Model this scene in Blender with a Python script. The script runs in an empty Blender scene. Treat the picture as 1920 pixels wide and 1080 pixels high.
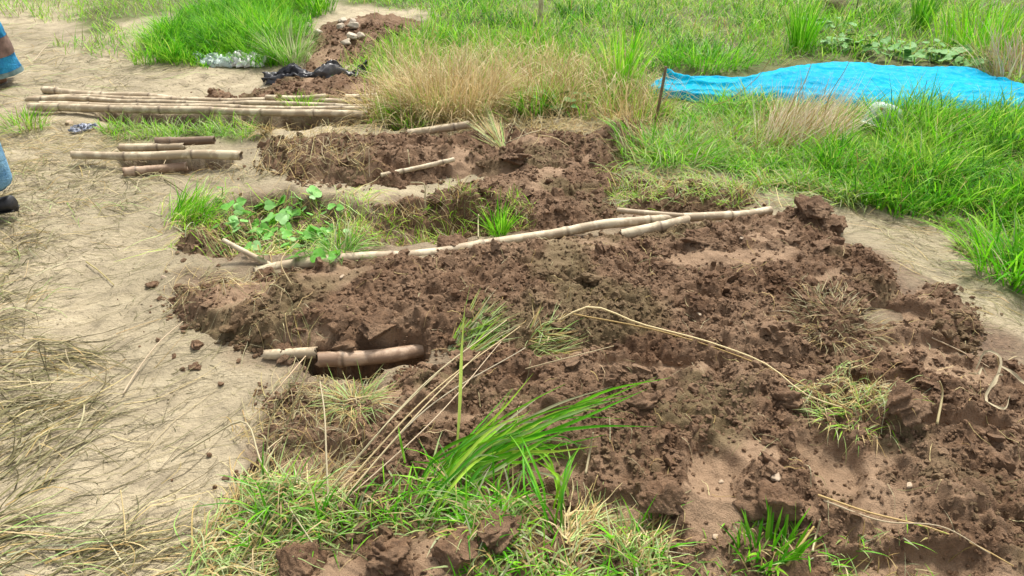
import bpy, bmesh, math
import numpy as np
from mathutils import Vector, Matrix
R = math.radians
rng = np.random.default_rng(11)
sc = bpy.context.scene
C = sc.collection

# ------------------------------------------------------------------ camera, sky, sun, exposure
CAM_H, PITCH, FPX = 1.5, R(33.0), 1387.0
cd = bpy.data.cameras.new('camera'); cam = bpy.data.objects.new('camera', cd); C.objects.link(cam)
cam.location = (0, 0, CAM_H); cam.rotation_euler = (R(90) - PITCH, 0, 0)
cd.sensor_width = 36.0; cd.lens = 36.0 * FPX / 1920.0; cd.clip_start = 0.05; cd.clip_end = 1500
sc.camera = cam

SUN_EL, SUN_AZ = R(58), R(20)            # azimuth clockwise from +Y (the far side)
w = bpy.data.worlds.new('World'); sc.world = w; w.use_nodes = True
nt = w.node_tree; bg = nt.nodes['Background']
sky = nt.nodes.new('ShaderNodeTexSky'); sky.sky_type = 'NISHITA'; sky.sun_disc = False
sky.sun_elevation = SUN_EL; sky.sun_rotation = SUN_AZ
sky.air_density = 1.0; sky.dust_density = 4.0; sky.ozone_density = 1.0
hs = nt.nodes.new('ShaderNodeHueSaturation'); hs.inputs['Saturation'].default_value = 0.25
nt.links.new(sky.outputs[0], hs.inputs['Color']); nt.links.new(hs.outputs[0], bg.inputs['Color'])
bg.inputs['Strength'].default_value = 0.085
sd = bpy.data.lights.new('sun', 'SUN'); sun = bpy.data.objects.new('sun', sd); C.objects.link(sun)
sd.energy = 1.5; sd.angle = R(10); sd.color = (1.0, 0.955, 0.87)
sdir = Vector((math.sin(SUN_AZ) * math.cos(SUN_EL), math.cos(SUN_AZ) * math.cos(SUN_EL), math.sin(SUN_EL)))
sun.rotation_euler = sdir.to_track_quat('Z', 'Y').to_euler()
vs = sc.view_settings; vs.view_transform = 'Standard'; vs.look = 'None'; vs.exposure = 1.62; vs.gamma = 1.0
vs.use_curve_mapping = False
try:
    sc.cycles.use_denoising = True
    sc.cycles.max_bounces = 6; sc.cycles.transparent_max_bounces = 12
except Exception: pass

# ------------------------------------------------------------------ helpers: pixels, noise, meshes
cp, sp_ = math.cos(PITCH), math.sin(PITCH)
def ray(px, py):
    u = (np.asarray(px, float) - 960) / FPX; v = (540 - np.asarray(py, float)) / FPX
    return np.stack([u + 0 * v, cp + v * sp_ + 0 * u, -sp_ + v * cp + 0 * u], -1)
def at(px, py, z=0.0):
    """the point of the plane at height z seen at a pixel of the 1920 px photograph"""
    d = ray(px, py); t = (np.asarray(z, float) - CAM_H) / d[..., 2]
    p = d * t[..., None]; p[..., 2] += CAM_H
    return p
def V(a): return Vector([float(k) for k in a])

def _hash(ix, iy, seed):
    h = (ix.astype(np.int64) * 374761393 + iy.astype(np.int64) * 668265263 + seed * 1274126177) & 0x7fffffff
    h = ((h ^ (h >> 13)) * 1274126177) & 0x7fffffff
    h = ((h ^ (h >> 15)) * 2246822519) & 0x7fffffff
    return ((h ^ (h >> 16)) & 0xffffff) / float(0xffffff)
def noise(x, y, seed=0):
    ix, iy = np.floor(x), np.floor(y); fx, fy = x - ix, y - iy
    ux, uy = fx * fx * fx * (fx * (fx * 6 - 15) + 10), fy * fy * fy * (fy * (fy * 6 - 15) + 10)
    def g(dx, dy):
        a = _hash(ix + dx, iy + dy, seed) * 2 * math.pi
        return np.cos(a) * (fx - dx) + np.sin(a) * (fy - dy)
    a = g(0, 0) * (1 - ux) + g(1, 0) * ux; b = g(0, 1) * (1 - ux) + g(1, 1) * ux
    return (a * (1 - uy) + b * uy) * 1.5
def fbm(x, y, seed=0, octv=4, gain=0.5):
    s, a, f = 0, 1.0, 1.0
    for k in range(octv):
        s = s + a * noise(x * f + 13.7 * k, y * f - 7.1 * k, seed + k); a *= gain; f *= 2.03
    return s
def clods(x, y, cell, seed, fill=0.8):
    """round lumps of many sizes: height in units of the cell"""
    X, Y = x / cell, y / cell; ix, iy = np.floor(X), np.floor(Y); best = np.zeros_like(X)
    for dx in (-1, 0, 1):
        for dy in (-1, 0, 1):
            cx, cy = ix + dx, iy + dy
            px = cx + _hash(cx, cy, seed); py = cy + _hash(cx, cy, seed + 1)
            r = (0.25 + 0.45 * _hash(cx, cy, seed + 2)) * (_hash(cx, cy, seed + 3) < fill)
            a = _hash(cx, cy, seed + 4) * 3.14; ca, sa = np.cos(a), np.sin(a)
            qx, qy = X - px, Y - py
            d2 = (qx * ca + qy * sa) ** 2 * 1.5 + (-qx * sa + qy * ca) ** 2 * 0.8
            best = np.maximum(best, np.sqrt(np.maximum(0, r * r - d2)))
    return best * cell
def sstep(a, b, x):
    t = np.clip((x - a) / (b - a), 0, 1); return t * t * (3 - 2 * t)
def poly_sd(x, y, poly):
    """signed distance to a closed polygon, positive inside"""
    d = np.full(x.shape, 1e9); ins = np.zeros(x.shape, bool); n = len(poly)
    for i in range(n):
        ax, ay = poly[i]; bx, by = poly[(i + 1) % n]; ex, ey = bx - ax, by - ay
        t = np.clip(((x - ax) * ex + (y - ay) * ey) / (ex * ex + ey * ey + 1e-12), 0, 1)
        d = np.minimum(d, (x - ax - t * ex) ** 2 + (y - ay - t * ey) ** 2)
        c = ((ay <= y) & (by > y)) | ((by <= y) & (ay > y))
        ins ^= c & (x < ax + (y - ay) / (by - ay + 1e-12) * ex)
    d = np.sqrt(d); return np.where(ins, d, -d)
def wpoly(pts, z=0.0): return [tuple(at(px, py, z)[:2]) for px, py in pts]

def mesh_obj(name, verts, quads=None, tris=None, mat=None, col=None, attrs=None, parent=None, smooth=True, link=True):
    me = bpy.data.meshes.new(name)
    verts = np.asarray(verts, np.float32).reshape(-1, 3)
    nq = 0 if quads is None else len(quads); ntr = 0 if tris is None else len(tris)
    me.vertices.add(len(verts)); me.vertices.foreach_set('co', verts.ravel())
    loops = np.concatenate([np.asarray(a, np.int32).ravel() for a in (quads, tris) if a is not None and len(a)])
    me.loops.add(len(loops)); me.loops.foreach_set('vertex_index', loops)
    me.polygons.add(nq + ntr)
    st = np.concatenate([np.arange(nq) * 4, nq * 4 + np.arange(ntr) * 3]).astype(np.int32)
    me.polygons.foreach_set('loop_start', st)
    me.polygons.foreach_set('use_smooth', np.full(nq + ntr, smooth, bool))
    me.update(calc_edges=True)
    if col is not None:
        a = me.color_attributes.new('Col', 'FLOAT_COLOR', 'POINT')
        c4 = np.ones((len(verts), 4), np.float32); c4[:, :3] = col; a.data.foreach_set('color', c4.ravel())
    for k, v in (attrs or {}).items():
        a = me.attributes.new(k, 'FLOAT', 'POINT'); a.data.foreach_set('value', np.asarray(v, np.float32))
    if mat: me.materials.append(mat)
    if not link: return me
    o = bpy.data.objects.new(name, me); C.objects.link(o)
    if parent: o.parent = parent
    return o
def tag(o, label=None, cat=None, group=None, kind=None):
    if label: o['label'] = label
    if cat: o['category'] = cat
    if group: o['group'] = group
    if kind: o['kind'] = kind
    return o
def empty(name, loc, label, cat, group=None, rz=0):
    o = bpy.data.objects.new(name, None); C.objects.link(o); o.location = V(loc); o.rotation_euler = (0, 0, rz)
    o.empty_display_size = 0.1
    return tag(o, label, cat, group)

# ------------------------------------------------------------------ materials
def newmat(name):
    m = bpy.data.materials.new(name); m.use_nodes = True
    return m, m.node_tree, m.node_tree.nodes['Principled BSDF']
def nd(t, typ, **kw):
    n = t.nodes.new(typ)
    for k, v in kw.items():
        if k in n.inputs: n.inputs[k].default_value = v
        else: setattr(n, k, v)
    return n
def noise_node(t, scale, detail=4, rough=0.55, coord=None):
    n = nd(t, 'ShaderNodeTexNoise'); n.inputs['Scale'].default_value = scale
    n.inputs['Detail'].default_value = detail; n.inputs['Roughness'].default_value = rough
    if coord is not None: t.links.new(coord, n.inputs['Vector'])
    return n
def ramp(t, fac, stops):
    r = nd(t, 'ShaderNodeValToRGB'); e = r.color_ramp.elements
    while len(e) < len(stops): e.new(0.5)
    for k, (p, c) in enumerate(stops): e[k].position = p; e[k].color = (*c, 1)
    t.links.new(fac, r.inputs['Fac']); return r.outputs['Color']
def mix(t, fac, a, b, mode='MIX'):
    m = nd(t, 'ShaderNodeMix'); m.data_type = 'RGBA'; m.blend_type = mode
    for s, v in ((0, fac), (6, a), (7, b)):
        if hasattr(v, 'is_linked') or hasattr(v, 'links'): t.links.new(v, m.inputs[s])
        elif s == 0: m.inputs[0].default_value = v
        else: m.inputs[s].default_value = (*v, 1)
    return m.outputs[2]
def attr(t, name, color=False):
    a = nd(t, 'ShaderNodeAttribute'); a.attribute_name = name
    return a.outputs['Color'] if color else a.outputs['Fac']
def bump(t, bsdf, parts):
    """parts: (height socket, strength, distance)"""
    prev = None
    for h, s, d in parts:
        b = nd(t, 'ShaderNodeBump'); b.inputs['Strength'].default_value = s; b.inputs['Distance'].default_value = d
        t.links.new(h, b.inputs['Height'])
        if prev: t.links.new(prev, b.inputs['Normal'])
        prev = b.outputs['Normal']
    t.links.new(prev, bsdf.inputs['Normal'])

def soil_mat(name, dark, mid, light, pale):
    m, t, b = newmat(name); co = nd(t, 'ShaderNodeTexCoord').outputs['Object']
    n1 = noise_node(t, 4, 6, 0.65, co); n2 = noise_node(t, 40, 5, 0.7, co); n3 = noise_node(t, 260, 3, 0.7, co)
    c = ramp(t, n2.outputs['Fac'], [(0.25, dark), (0.52, mid), (0.78, light)])
    c2 = mix(t, ramp(t, n1.outputs['Fac'], [(0.35, (0, 0, 0)), (0.7, (1, 1, 1))]), c, mix(t, 0.6, c, pale))
    c3 = mix(t, attr(t, 'smooth_mud'), c2, mix(t, 0.3, pale, c2))
    c4 = mix(t, attr(t, 'mossy'), c3, mix(t, n2.outputs['Fac'], (0.10, 0.07, 0.03), (0.19, 0.145, 0.07)))
    t.links.new(c4, b.inputs['Base Color']); b.inputs['Roughness'].default_value = 0.85
    b.inputs['Specular IOR Level'].default_value = 0.25
    bump(t, b, [(n2.outputs['Fac'], 0.9, 0.016), (n3.outputs['Fac'], 0.9, 0.005)])
    return m
M_soil = soil_mat('brown_soil', (0.042, 0.022, 0.011), (0.138, 0.074, 0.038), (0.26, 0.152, 0.082), (0.34, 0.228, 0.14))
M_silt, t, b = newmat('silt')
co = nd(t, 'ShaderNodeTexCoord').outputs['Object']
n0 = noise_node(t, 1.1, 4, 0.5, co); n1 = noise_node(t, 9, 5, 0.6, co); n2 = noise_node(t, 70, 4, 0.65, co); n3 = noise_node(t, 300, 3, 0.6, co)
c = ramp(t, n1.outputs['Fac'], [(0.3, (0.245, 0.20, 0.13)), (0.52, (0.375, 0.31, 0.20)), (0.75, (0.445, 0.375, 0.25))])
c = mix(t, ramp(t, n0.outputs['Fac'], [(0.42, (0, 0, 0)), (0.62, (0.6, 0.6, 0.6))]), c, (0.215, 0.18, 0.108))
c = mix(t, ramp(t, n2.outputs['Fac'], [(0.25, (0.5, 0.5, 0.5)), (0.45, (0, 0, 0))]), c, (0.13, 0.10, 0.06))
c = mix(t, attr(t, 'thatch'), c, mix(t, n2.outputs['Fac'], (0.05, 0.06, 0.015), (0.16, 0.17, 0.05)))
c = mix(t, attr(t, 'dug'), c, ramp(t, n2.outputs['Fac'], [(0.3, (0.07, 0.042, 0.024)), (0.7, (0.2, 0.125, 0.075))]))
t.links.new(c, b.inputs['Base Color']); b.inputs['Roughness'].default_value = 0.8; b.inputs['Specular IOR Level'].default_value = 0.3
mp = nd(t, 'ShaderNodeMapping'); mp.inputs['Scale'].default_value = (9, 26, 9); mp.inputs['Rotation'].default_value = (0, 0, 0.35); t.links.new(co, mp.inputs['Vector'])
n4 = noise_node(t, 1.6, 6, 0.7, mp.outputs[0])
bump(t, b, [(n1.outputs['Fac'], 0.5, 0.035), (n4.outputs['Fac'], 0.6, 0.02), (n2.outputs['Fac'], 0.55, 0.01), (n3.outputs['Fac'], 0.6, 0.003)])

def grass_mat(name, transl=0.4, rough=0.5):
    m, t, b = newmat(name); c = attr(t, 'Col', True)
    t.links.new(c, b.inputs['Base Color']); b.inputs['Roughness'].default_value = rough
    b.inputs['Specular IOR Level'].default_value = 0.18
    tr = nd(t, 'ShaderNodeBsdfTranslucent'); t.links.new(c, tr.inputs['Color'])
    ms = nd(t, 'ShaderNodeMixShader'); ms.inputs[0].default_value = transl
    t.links.new(b.outputs[0], ms.inputs[1]); t.links.new(tr.outputs[0], ms.inputs[2])
    t.links.new(ms.outputs[0], t.nodes['Material Output'].inputs['Surface'])
    return m
M_grass = grass_mat('grass_blades', 0.45, 0.45); M_straw = grass_mat('dry_straw', 0.22, 0.6)

def simple(name, c1, c2, scale=20, rough=0.6, bs=0.3, bd=0.004, spec=0.4, coord='Object', lo=0.35, hi=0.65):
    m, t, b = newmat(name); co = nd(t, 'ShaderNodeTexCoord').outputs[coord]
    n = noise_node(t, scale, 5, 0.6, co); n2 = noise_node(t, scale * 6, 3, 0.6, co)
    t.links.new(ramp(t, n.outputs['Fac'], [(lo, c1), (hi, c2)]), b.inputs['Base Color'])
    b.inputs['Roughness'].default_value = rough; b.inputs['Specular IOR Level'].default_value = spec
    bump(t, b, [(n.outputs['Fac'], bs, bd), (n2.outputs['Fac'], bs, bd * 0.3)])
    return m
def bamboo_mat(name, a, b_, mud):
    m, t, b = newmat(name); co = nd(t, 'ShaderNodeTexCoord').outputs['Object']
    mp = nd(t, 'ShaderNodeMapping'); mp.inputs['Scale'].default_value = (3, 60, 60); t.links.new(co, mp.inputs['Vector'])
    n = noise_node(t, 2.0, 5, 0.6, mp.outputs[0]); n1 = noise_node(t, 14, 5, 0.65, co); n2 = noise_node(t, 120, 3, 0.6, co)
    c = ramp(t, n.outputs['Fac'], [(0.35, a), (0.7, b_)])
    c = mix(t, ramp(t, n1.outputs['Fac'], [(0.43, (0, 0, 0)), (0.53, (0.9, 0.9, 0.9))]), c, mud)
    c = mix(t, attr(t, 'node'), c, (0.10, 0.065, 0.035))  # dark joint rings, plus the shade painted into hollow pole ends
    t.links.new(c, b.inputs['Base Color']); b.inputs['Roughness'].default_value = 0.62
    bump(t, b, [(n1.outputs['Fac'], 0.4, 0.006), (n2.outputs['Fac'], 0.3, 0.0015)])
    return m
M_bam = bamboo_mat('muddy_bamboo', (0.46, 0.375, 0.235), (0.62, 0.53, 0.37), (0.33, 0.25, 0.155))
M_bam2 = bamboo_mat('reddish_muddy_bamboo', (0.36, 0.24, 0.15), (0.48, 0.35, 0.24), (0.22, 0.135, 0.08))
M_bam3 = bamboo_mat('dark_old_bamboo', (0.16, 0.10, 0.055), (0.3, 0.21, 0.125), (0.13, 0.08, 0.045))
M_black_wood = simple('charred_wood', (0.02, 0.016, 0.012), (0.05, 0.04, 0.03), 30, 0.8)
M_stone = simple('pale_stone', (0.38, 0.31, 0.22), (0.5, 0.43, 0.33), 14, 0.75, 0.5, 0.01)
M_pebble = simple('cream_pebble', (0.34, 0.25, 0.165), (0.44, 0.34, 0.235), 60, 0.75)

# ------------------------------------------------------------------ the lie of the land
# dug hollows (pixel outlines, depth)
PITS = [
    ([(350, 420), (420, 372), (520, 352), (650, 378), (690, 430), (655, 478), (520, 488), (440, 490), (370, 475)], 0.10, 0.14),
    ([(650, 395), (790, 398), (900, 405), (1000, 405), (1010, 432), (860, 462), (690, 475)], 0.06, 0.10),
    ([(575, 668), (800, 648), (790, 685), (715, 698), (690, 716), (615, 714)], 0.17, 0.035),
    ([(180, 205), (430, 210), (690, 212), (690, 238), (560, 243), (400, 236), (200, 230)], 0.20, 0.03),
    ([(215, 288), (430, 290), (420, 309), (235, 312)], 0.13, 0.03),
    ([(1545, 2), (1580, 2), (1585, 32), (1550, 34)], 0.35, 0.12),
    ([(735, 232), (800, 228), (800, 244), (730, 246)], 0.10, 0.05),
]
PITW = [(wpoly(p), d, e) for p, d, e in PITS]
# grassy areas that stain the ground below them
THATCH = [wpoly(p) for p in (
    [(1195, 280), (1330, 300), (1440, 345), (1600, 382), (1780, 395), (1850, 440), (1870, 540), (2100, 560), (2500, 330), (2300, -120), (700, -120), (640, 10), (800, 20), (800, 60), (690, 110), (760, 200), (880, 220), (1180, 220)],
    [(160, 70), (260, 35), (400, 15), (570, -10), (640, -90), (300, -90), (140, 30)],
    [(270, 75), (420, 20), (560, 20), (560, 75), (545, 122), (440, 126), (310, 115)],
    [(195, 226), (490, 232), (480, 256), (205, 258)],
    [(470, 960), (620, 905), (800, 900), (960, 960), (1130, 1020), (1250, 1060), (1250, 1200), (480, 1200), (440, 1020)],
)]
DENTS = [(*at(px, py)[:2], an) for px, py, an in ((150, 620, 1.2), (260, 560, 1.4), (230, 840, 1.1), (340, 930, 1.5), (120, 480, 1.0), (360, 155, 1.3), (440, 150, 1.0), (1640, 410, 1.9), (1790, 540, 2.2), (270, 420, 1.3))]
def ground_h(x, y):
    h = 0.035 * fbm(x * 0.7, y * 0.7, 3, 3) + 0.010 * fbm(x * 4, y * 4, 9, 4)
    h = h + 0.004 * np.abs(fbm(x * 14 + y * 4, y * 14 - x * 4, 21, 3))
    for qx, qy, an in DENTS:
        u = (x - qx) * math.cos(an) + (y - qy) * math.sin(an); v = -(x - qx) * math.sin(an) + (y - qy) * math.cos(an)
        e = np.sqrt((u / 0.14) ** 2 + (v / 0.055) ** 2); h = h - 0.012 * (1 - sstep(0.6, 1.1, e)) + 0.006 * np.exp(-((e - 1.25) / 0.2) ** 2)
    wob = 0.035 * fbm(x * 8, y * 8, 31, 3)
    dug = np.zeros_like(x)
    for p, d, e in PITW:
        s = poly_sd(x, y, p) + wob
        k = sstep(-e * 0.4, e, s); h = h - d * k; dug = np.maximum(dug, sstep(-e * 0.8, e * 0.5, s))
    h = h + dug * (0.5 * clods(x, y, 0.05, 77) + 0.02 * fbm(x * 12, y * 12, 5, 3))
    far = sstep(9, 40, np.hypot(x, y)); h = h * (1 - far) + far * 0.6 * fbm(x * 0.03, y * 0.03, 8, 3)
    return h, dug

# soil mounds: outline in pixels, projection height, height, flank width, smooth-mud bias, roughness
MOUNDS = {
 'front': dict(poly=[(295, 560), (320, 530), (400, 522), (480, 510), (640, 490), (830, 470), (1000, 444), (1200, 428), (1390, 399), (1480, 385), (1550, 386), (1585, 440), (1670, 482), (1700, 545), (1650, 630), (1500, 710), (1300, 710), (1100, 680), (900, 665), (810, 655), (600, 660), (480, 655), (330, 615)],
    z=0.045, h=0.080, w=0.14, smooth=-0.10, rough=1.0, s=0.0072, top=[(1540, 395, 0.09, 0.05), (700, 540, 0.22, 0.015), (1150, 500, 0.3, 0.02)]),
 'apron': dict(poly=[(480, 700), (560, 705), (700, 712), (790, 672), (880, 645), (1100, 635), (1300, 660), (1500, 670), (1620, 600), (1700, 530), (1790, 535), (1870, 600), (1840, 660), (2050, 700), (2500, 780), (2500, 1400), (430, 1400), (455, 1000), (430, 880), (480, 780)],
    z=0.03, h=0.055, w=0.14, smooth=-0.05, rough=1.0, s=0.0072, top=[(1460, 900, 0.09, 0.06), (1330, 930, 0.12, 0.035), (1200, 760, 0.2, 0.04), (1780, 880, 0.3, 0.07), (1780, 740, 0.18, 0.05), (930, 1000, 0.1, 0.05), (760, 1060, 0.2, 0.05), (1000, 700, 0.15, 0.03)]),
 'middle': dict(poly=[(690, 380), (740, 352), (860, 345), (920, 318), (960, 298), (1080, 298), (1190, 312), (1165, 390), (1170, 412), (1080, 428), (1010, 438), (970, 432), (850, 425), (700, 408)],
    z=0.03, h=0.065, w=0.16, smooth=-0.1, rough=1.0, s=0.010, top=[(880, 365, 0.13, 0.05)]),
 'rear': dict(poly=[(480, 262), (560, 248), (800, 252), (880, 243), (1000, 226), (1100, 245), (1180, 226), (1205, 250), (1200, 290), (1130, 330), (960, 335), (880, 322), (700, 338), (560, 335), (480, 312)],
    z=0.03, h=0.07, w=0.18, smooth=0.0, rough=1.0, s=0.011, top=[(1160, 245, 0.14, 0.08), (720, 280, 0.25, 0.04)]),
 'side': dict(poly=[(1165, 322), (1280, 325), (1400, 338), (1440, 372), (1400, 388), (1290, 396), (1165, 388)],
    z=0.02, h=0.05, w=0.10, smooth=-0.2, rough=0.9, s=0.011, top=[]),
 'plastic': dict(poly=[(460, 178), (500, 162), (560, 152), (690, 146), (735, 172), (690, 184), (640, 190), (600, 199), (520, 200), (430, 196)],
    z=0.0, h=0.06, w=0.10, smooth=-0.1, rough=0.9, s=0.016, top=[]),
 'heap': dict(poly=[(372, 190), (400, 176), (440, 178), (450, 192), (410, 198)],
    z=0.0, h=0.07, w=0.08, smooth=-0.3, rough=0.8, s=0.014, top=[]),
 'stony': dict(poly=[(545, 122), (560, 60), (610, 34), (700, 18), (800, 22), (815, 55), (700, 95), (640, 122)],
    z=0.05, h=0.085, w=0.35, smooth=0.05, rough=0.9, s=0.02, top=[]),
 'leafbed': dict(poly=[(330, 470), (345, 430), (380, 395), (440, 372), (500, 378), (470, 410), (430, 440), (440, 480), (380, 492)],
    z=0.02, h=0.07, w=0.09, smooth=-0.4, rough=1.0, s=0.010, top=[]),
}
for k, md in MOUNDS.items():
    md['w_poly'] = wpoly(md['poly'], md['z'])
    md['tops'] = [(*at(px, py, 0.1)[:2], r, a) for px, py, r, a in md['top']]
# smoothed prints and slips in the mud (pixel centre, radius x, radius y in metres, depth)
PRINTS = [(1335, 885, 0.075, 0.10, 0.022), (1330, 960, 0.09, 0.08, 0.0), (830, 770, 0.13, 0.045, 0.02), (1040, 860, 0.08, 0.06, 0.03), (1200, 690, 0.16, 0.04, 0.02),
          (1680, 590, 0.14, 0.07, 0.02), (1640, 730, 0.10, 0.05, 0.03), (920, 310, 0.18, 0.07, 0.01), (760, 345, 0.25, 0.05, 0.01), (600, 860, 0.13, 0.09, 0.01),
          (1150, 960, 0.12, 0.08, 0.02), (560, 630, 0.12, 0.05, 0.01), (1750, 660, 0.2, 0.06, 0.02), (1560, 880, 0.07, 0.14, 0.03), (1800, 820, 0.16, 0.03, 0.03), (1360, 490, 0.3, 0.06, 0.0), (1700, 1060, 0.2, 0.05, 0.03)]
PRW = [(*at(px, py, 0.06)[:2], rx, ry, d) for px, py, rx, ry, d in PRINTS]
def mound_h(md, x, y, seed):
    d = poly_sd(x, y, md['w_poly']) + 0.03 * fbm(x * 7, y * 7, 40 + seed, 3) + 0.015 * fbm(x * 30, y * 30, 45 + seed, 2)
    hh = md['h'] * sstep(-0.02, md['w'], d)
    for tx, ty, r, a in md['tops']: hh = hh + a * np.exp(-((x - tx) ** 2 + (y - ty) ** 2) / (r * r))
    s = sstep(0.36, 0.56, fbm(x * 2.6, y * 3.4, 60 + seed, 3) + md['smooth'])
    pr = np.zeros_like(x)
    for qx, qy, rx, ry, dp in PRW:
        e = np.sqrt(((x - qx) / rx) ** 2 + ((y - qy) / ry) ** 2) + 0.25 * fbm(x * 12, y * 12, 70, 2)
        k = 1 - sstep(0.75, 1.1, e); s = np.maximum(s, k); hh = hh - dp * k + 0.5 * dp * np.exp(-((e - 1.25) / 0.25) ** 2)
    env = sstep(-0.06, 0.06, d)
    ro = md['rough'] * (1 - 0.75 * s)
    amp = 0.45 + 0.9 * sstep(-0.3, 0.5, fbm(x * 3.1, y * 3.1, 80 + seed, 2))
    rough = amp * (0.22 * clods(x, y, 0.105, 100 + seed, 0.45) + 0.42 * clods(x, y, 0.05, 120 + seed, 0.7)) + 0.75 * clods(x, y, 0.027, 140 + seed, 0.85) + 0.6 * clods(x, y, 0.015, 160 + seed, 0.9)
    rough = rough - 0.75 * clods(x, y, 0.034, 180 + seed, 0.3) - 0.7 * clods(x, y, 0.07, 190 + seed, 0.15)
    m = hh + env * (0.02 * fbm(x * 5, y * 5, 50 + seed, 3) * (1 - 0.1 * s) + ro * rough) - 0.022
    m = np.where(d < 0, np.minimum(m, m + d * 0.6), m)
    moss = sstep(0.15, 0.5, fbm(x * 2.2 + 5, y * 2.2, 90 + seed, 3) + 0.25 * sstep(0.12, 0.0, d) - 0.12) * 0.75
    return m, s, moss, d

# rasters for quick look-ups
X0, X1, Y0, Y1, RS = -4.6, 6.2, 0.5, 10.5, 0.0125
gx, gy = np.meshgrid(np.arange(X0, X1, RS), np.arange(Y0, Y1, RS))
HG, DUG = ground_h(gx, gy)
MM = np.full(gx.shape, -1.0); SM = np.zeros(gx.shape)
for i, (k, md) in enumerate(MOUNDS.items()):
    md['seed'] = i * 7
    a = np.array(md['w_poly']); bx0, by0 = a.min(0) - 0.25; bx1, by1 = a.max(0) + 0.25
    bx1 = min(bx1, 3.4); by0 = max(by0, 0.62); md['box'] = (bx0, bx1, by0, by1)
    i0, i1 = np.clip([int((bx0 - X0) / RS), int((bx1 - X0) / RS)], 0, gx.shape[1]); j0, j1 = np.clip([int((by0 - Y0) / RS), int((by1 - Y0) / RS)], 0, gx.shape[0])
    sl = (slice(j0, j1), slice(i0, i1))
    m, s, _, _ = mound_h(md, gx[sl], gy[sl], md['seed'])
    SM[sl] = np.where(m > MM[sl], s, SM[sl]); MM[sl] = np.maximum(MM[sl], m)
HT = HG + np.maximum(MM, 0)
def look(F, x, y):
    fx = np.clip((np.asarray(x) - X0) / RS, 0, F.shape[1] - 1.001); fy = np.clip((np.asarray(y) - Y0) / RS, 0, F.shape[0] - 1.001)
    ix, iy = fx.astype(int), fy.astype(int); fx, fy = fx - ix, fy - iy
    return (F[iy, ix] * (1 - fx) + F[iy, ix + 1] * fx) * (1 - fy) + (F[iy + 1, ix] * (1 - fx) + F[iy + 1, ix + 1] * fx) * fy
def H(x, y): return look(HT, x, y)
def hit(px, py, lift=0.0):
    """where the photograph's pixel meets the land"""
    d = ray(px, py); d = d.reshape(-1, 3); tt = np.linspace(0.7, 9.5, 2200)
    out = []
    for k in d:
        P = k[None] * tt[:, None] * 1.0; P[:, 2] += CAM_H
        below = P[:, 2] < H(P[:, 0], P[:, 1]); i = int(np.argmax(below)) if below.any() else len(tt) - 1
        p = P[i]; out.append((p[0], p[1], float(H(p[0], p[1])) + lift))
    return np.array(out[0]) if np.ndim(px) == 0 else np.array(out)

# ground sheet
def axis(lo, hi, fine, far):
    a = np.arange(lo, hi, fine); out = [hi]; s = fine
    while out[-1] < far: s *= 1.35; out.append(out[-1] + s)
    lo_ = [lo]; s = fine
    while lo_[-1] > -far: s *= 1.35; lo_.append(lo_[-1] - s)
    return np.concatenate([np.array(lo_[1:])[::-1], a, np.array(out)])
xs = axis(-3.6, 4.2, 0.02, 400); ya = axis(0.5, 3.2, 0.013, 400); ya = ya[ya < 3.2]
ys = np.concatenate([ya, np.arange(3.2, 8.5, 0.03), 8.5 + np.cumsum(0.03 * 1.3 ** np.arange(1, 32))])
def grid_faces(nx, ny):
    i = np.arange(nx * ny).reshape(ny, nx)
    return np.stack([i[:-1, :-1], i[:-1, 1:], i[1:, 1:], i[1:, :-1]], -1).reshape(-1, 4)
GX, GY = np.meshgrid(xs, ys); gz, dug = ground_h(GX, GY)
inside = (GX > X0) & (GX < X1 - .1) & (GY > Y0) & (GY < Y1 - .1)
gz = gz - np.where(inside, 0.06 * sstep(0.015, 0.05, look(MM, GX, GY)), 0)
th = np.zeros_like(GX)
for p in THATCH: th = np.maximum(th, sstep(-0.12, 0.12, poly_sd(GX, GY, p) + 0.12 * fbm(GX * 5, GY * 5, 33, 3)))
stain = sstep(-0.03, 0.10, poly_sd(GX, GY, wpoly([(310, 405), (460, 358), (690, 372), (740, 360), (860, 352), (960, 318), (1180, 316), (1420, 335), (1440, 390), (1570, 400), (1590, 440), (1690, 500), (1740, 545), (1860, 610), (2060, 700), (2500, 800), (2500, 1400), (450, 1400), (470, 900), (480, 780), (480, 690), (330, 610), (320, 520), (420, 495), (340, 480)])) + 0.07 * fbm(GX * 5, GY * 5, 37, 3)) * np.clip(0.75 + 0.5 * fbm(GX * 3, GY * 3, 38, 3), 0.2, 1)
th = np.maximum(th, sstep(8.5, 11, np.hypot(GX, GY)))
tag(mesh_obj('ground', np.stack([GX, GY, gz], -1), grid_faces(len(xs), len(ys)), mat=M_silt,
         attrs={'thatch': th.ravel(), 'dug': (np.maximum(dug, stain) * 0.95).ravel()}), 'flat pale silty ground with dry and grassy stretches', kind='structure')

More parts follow.
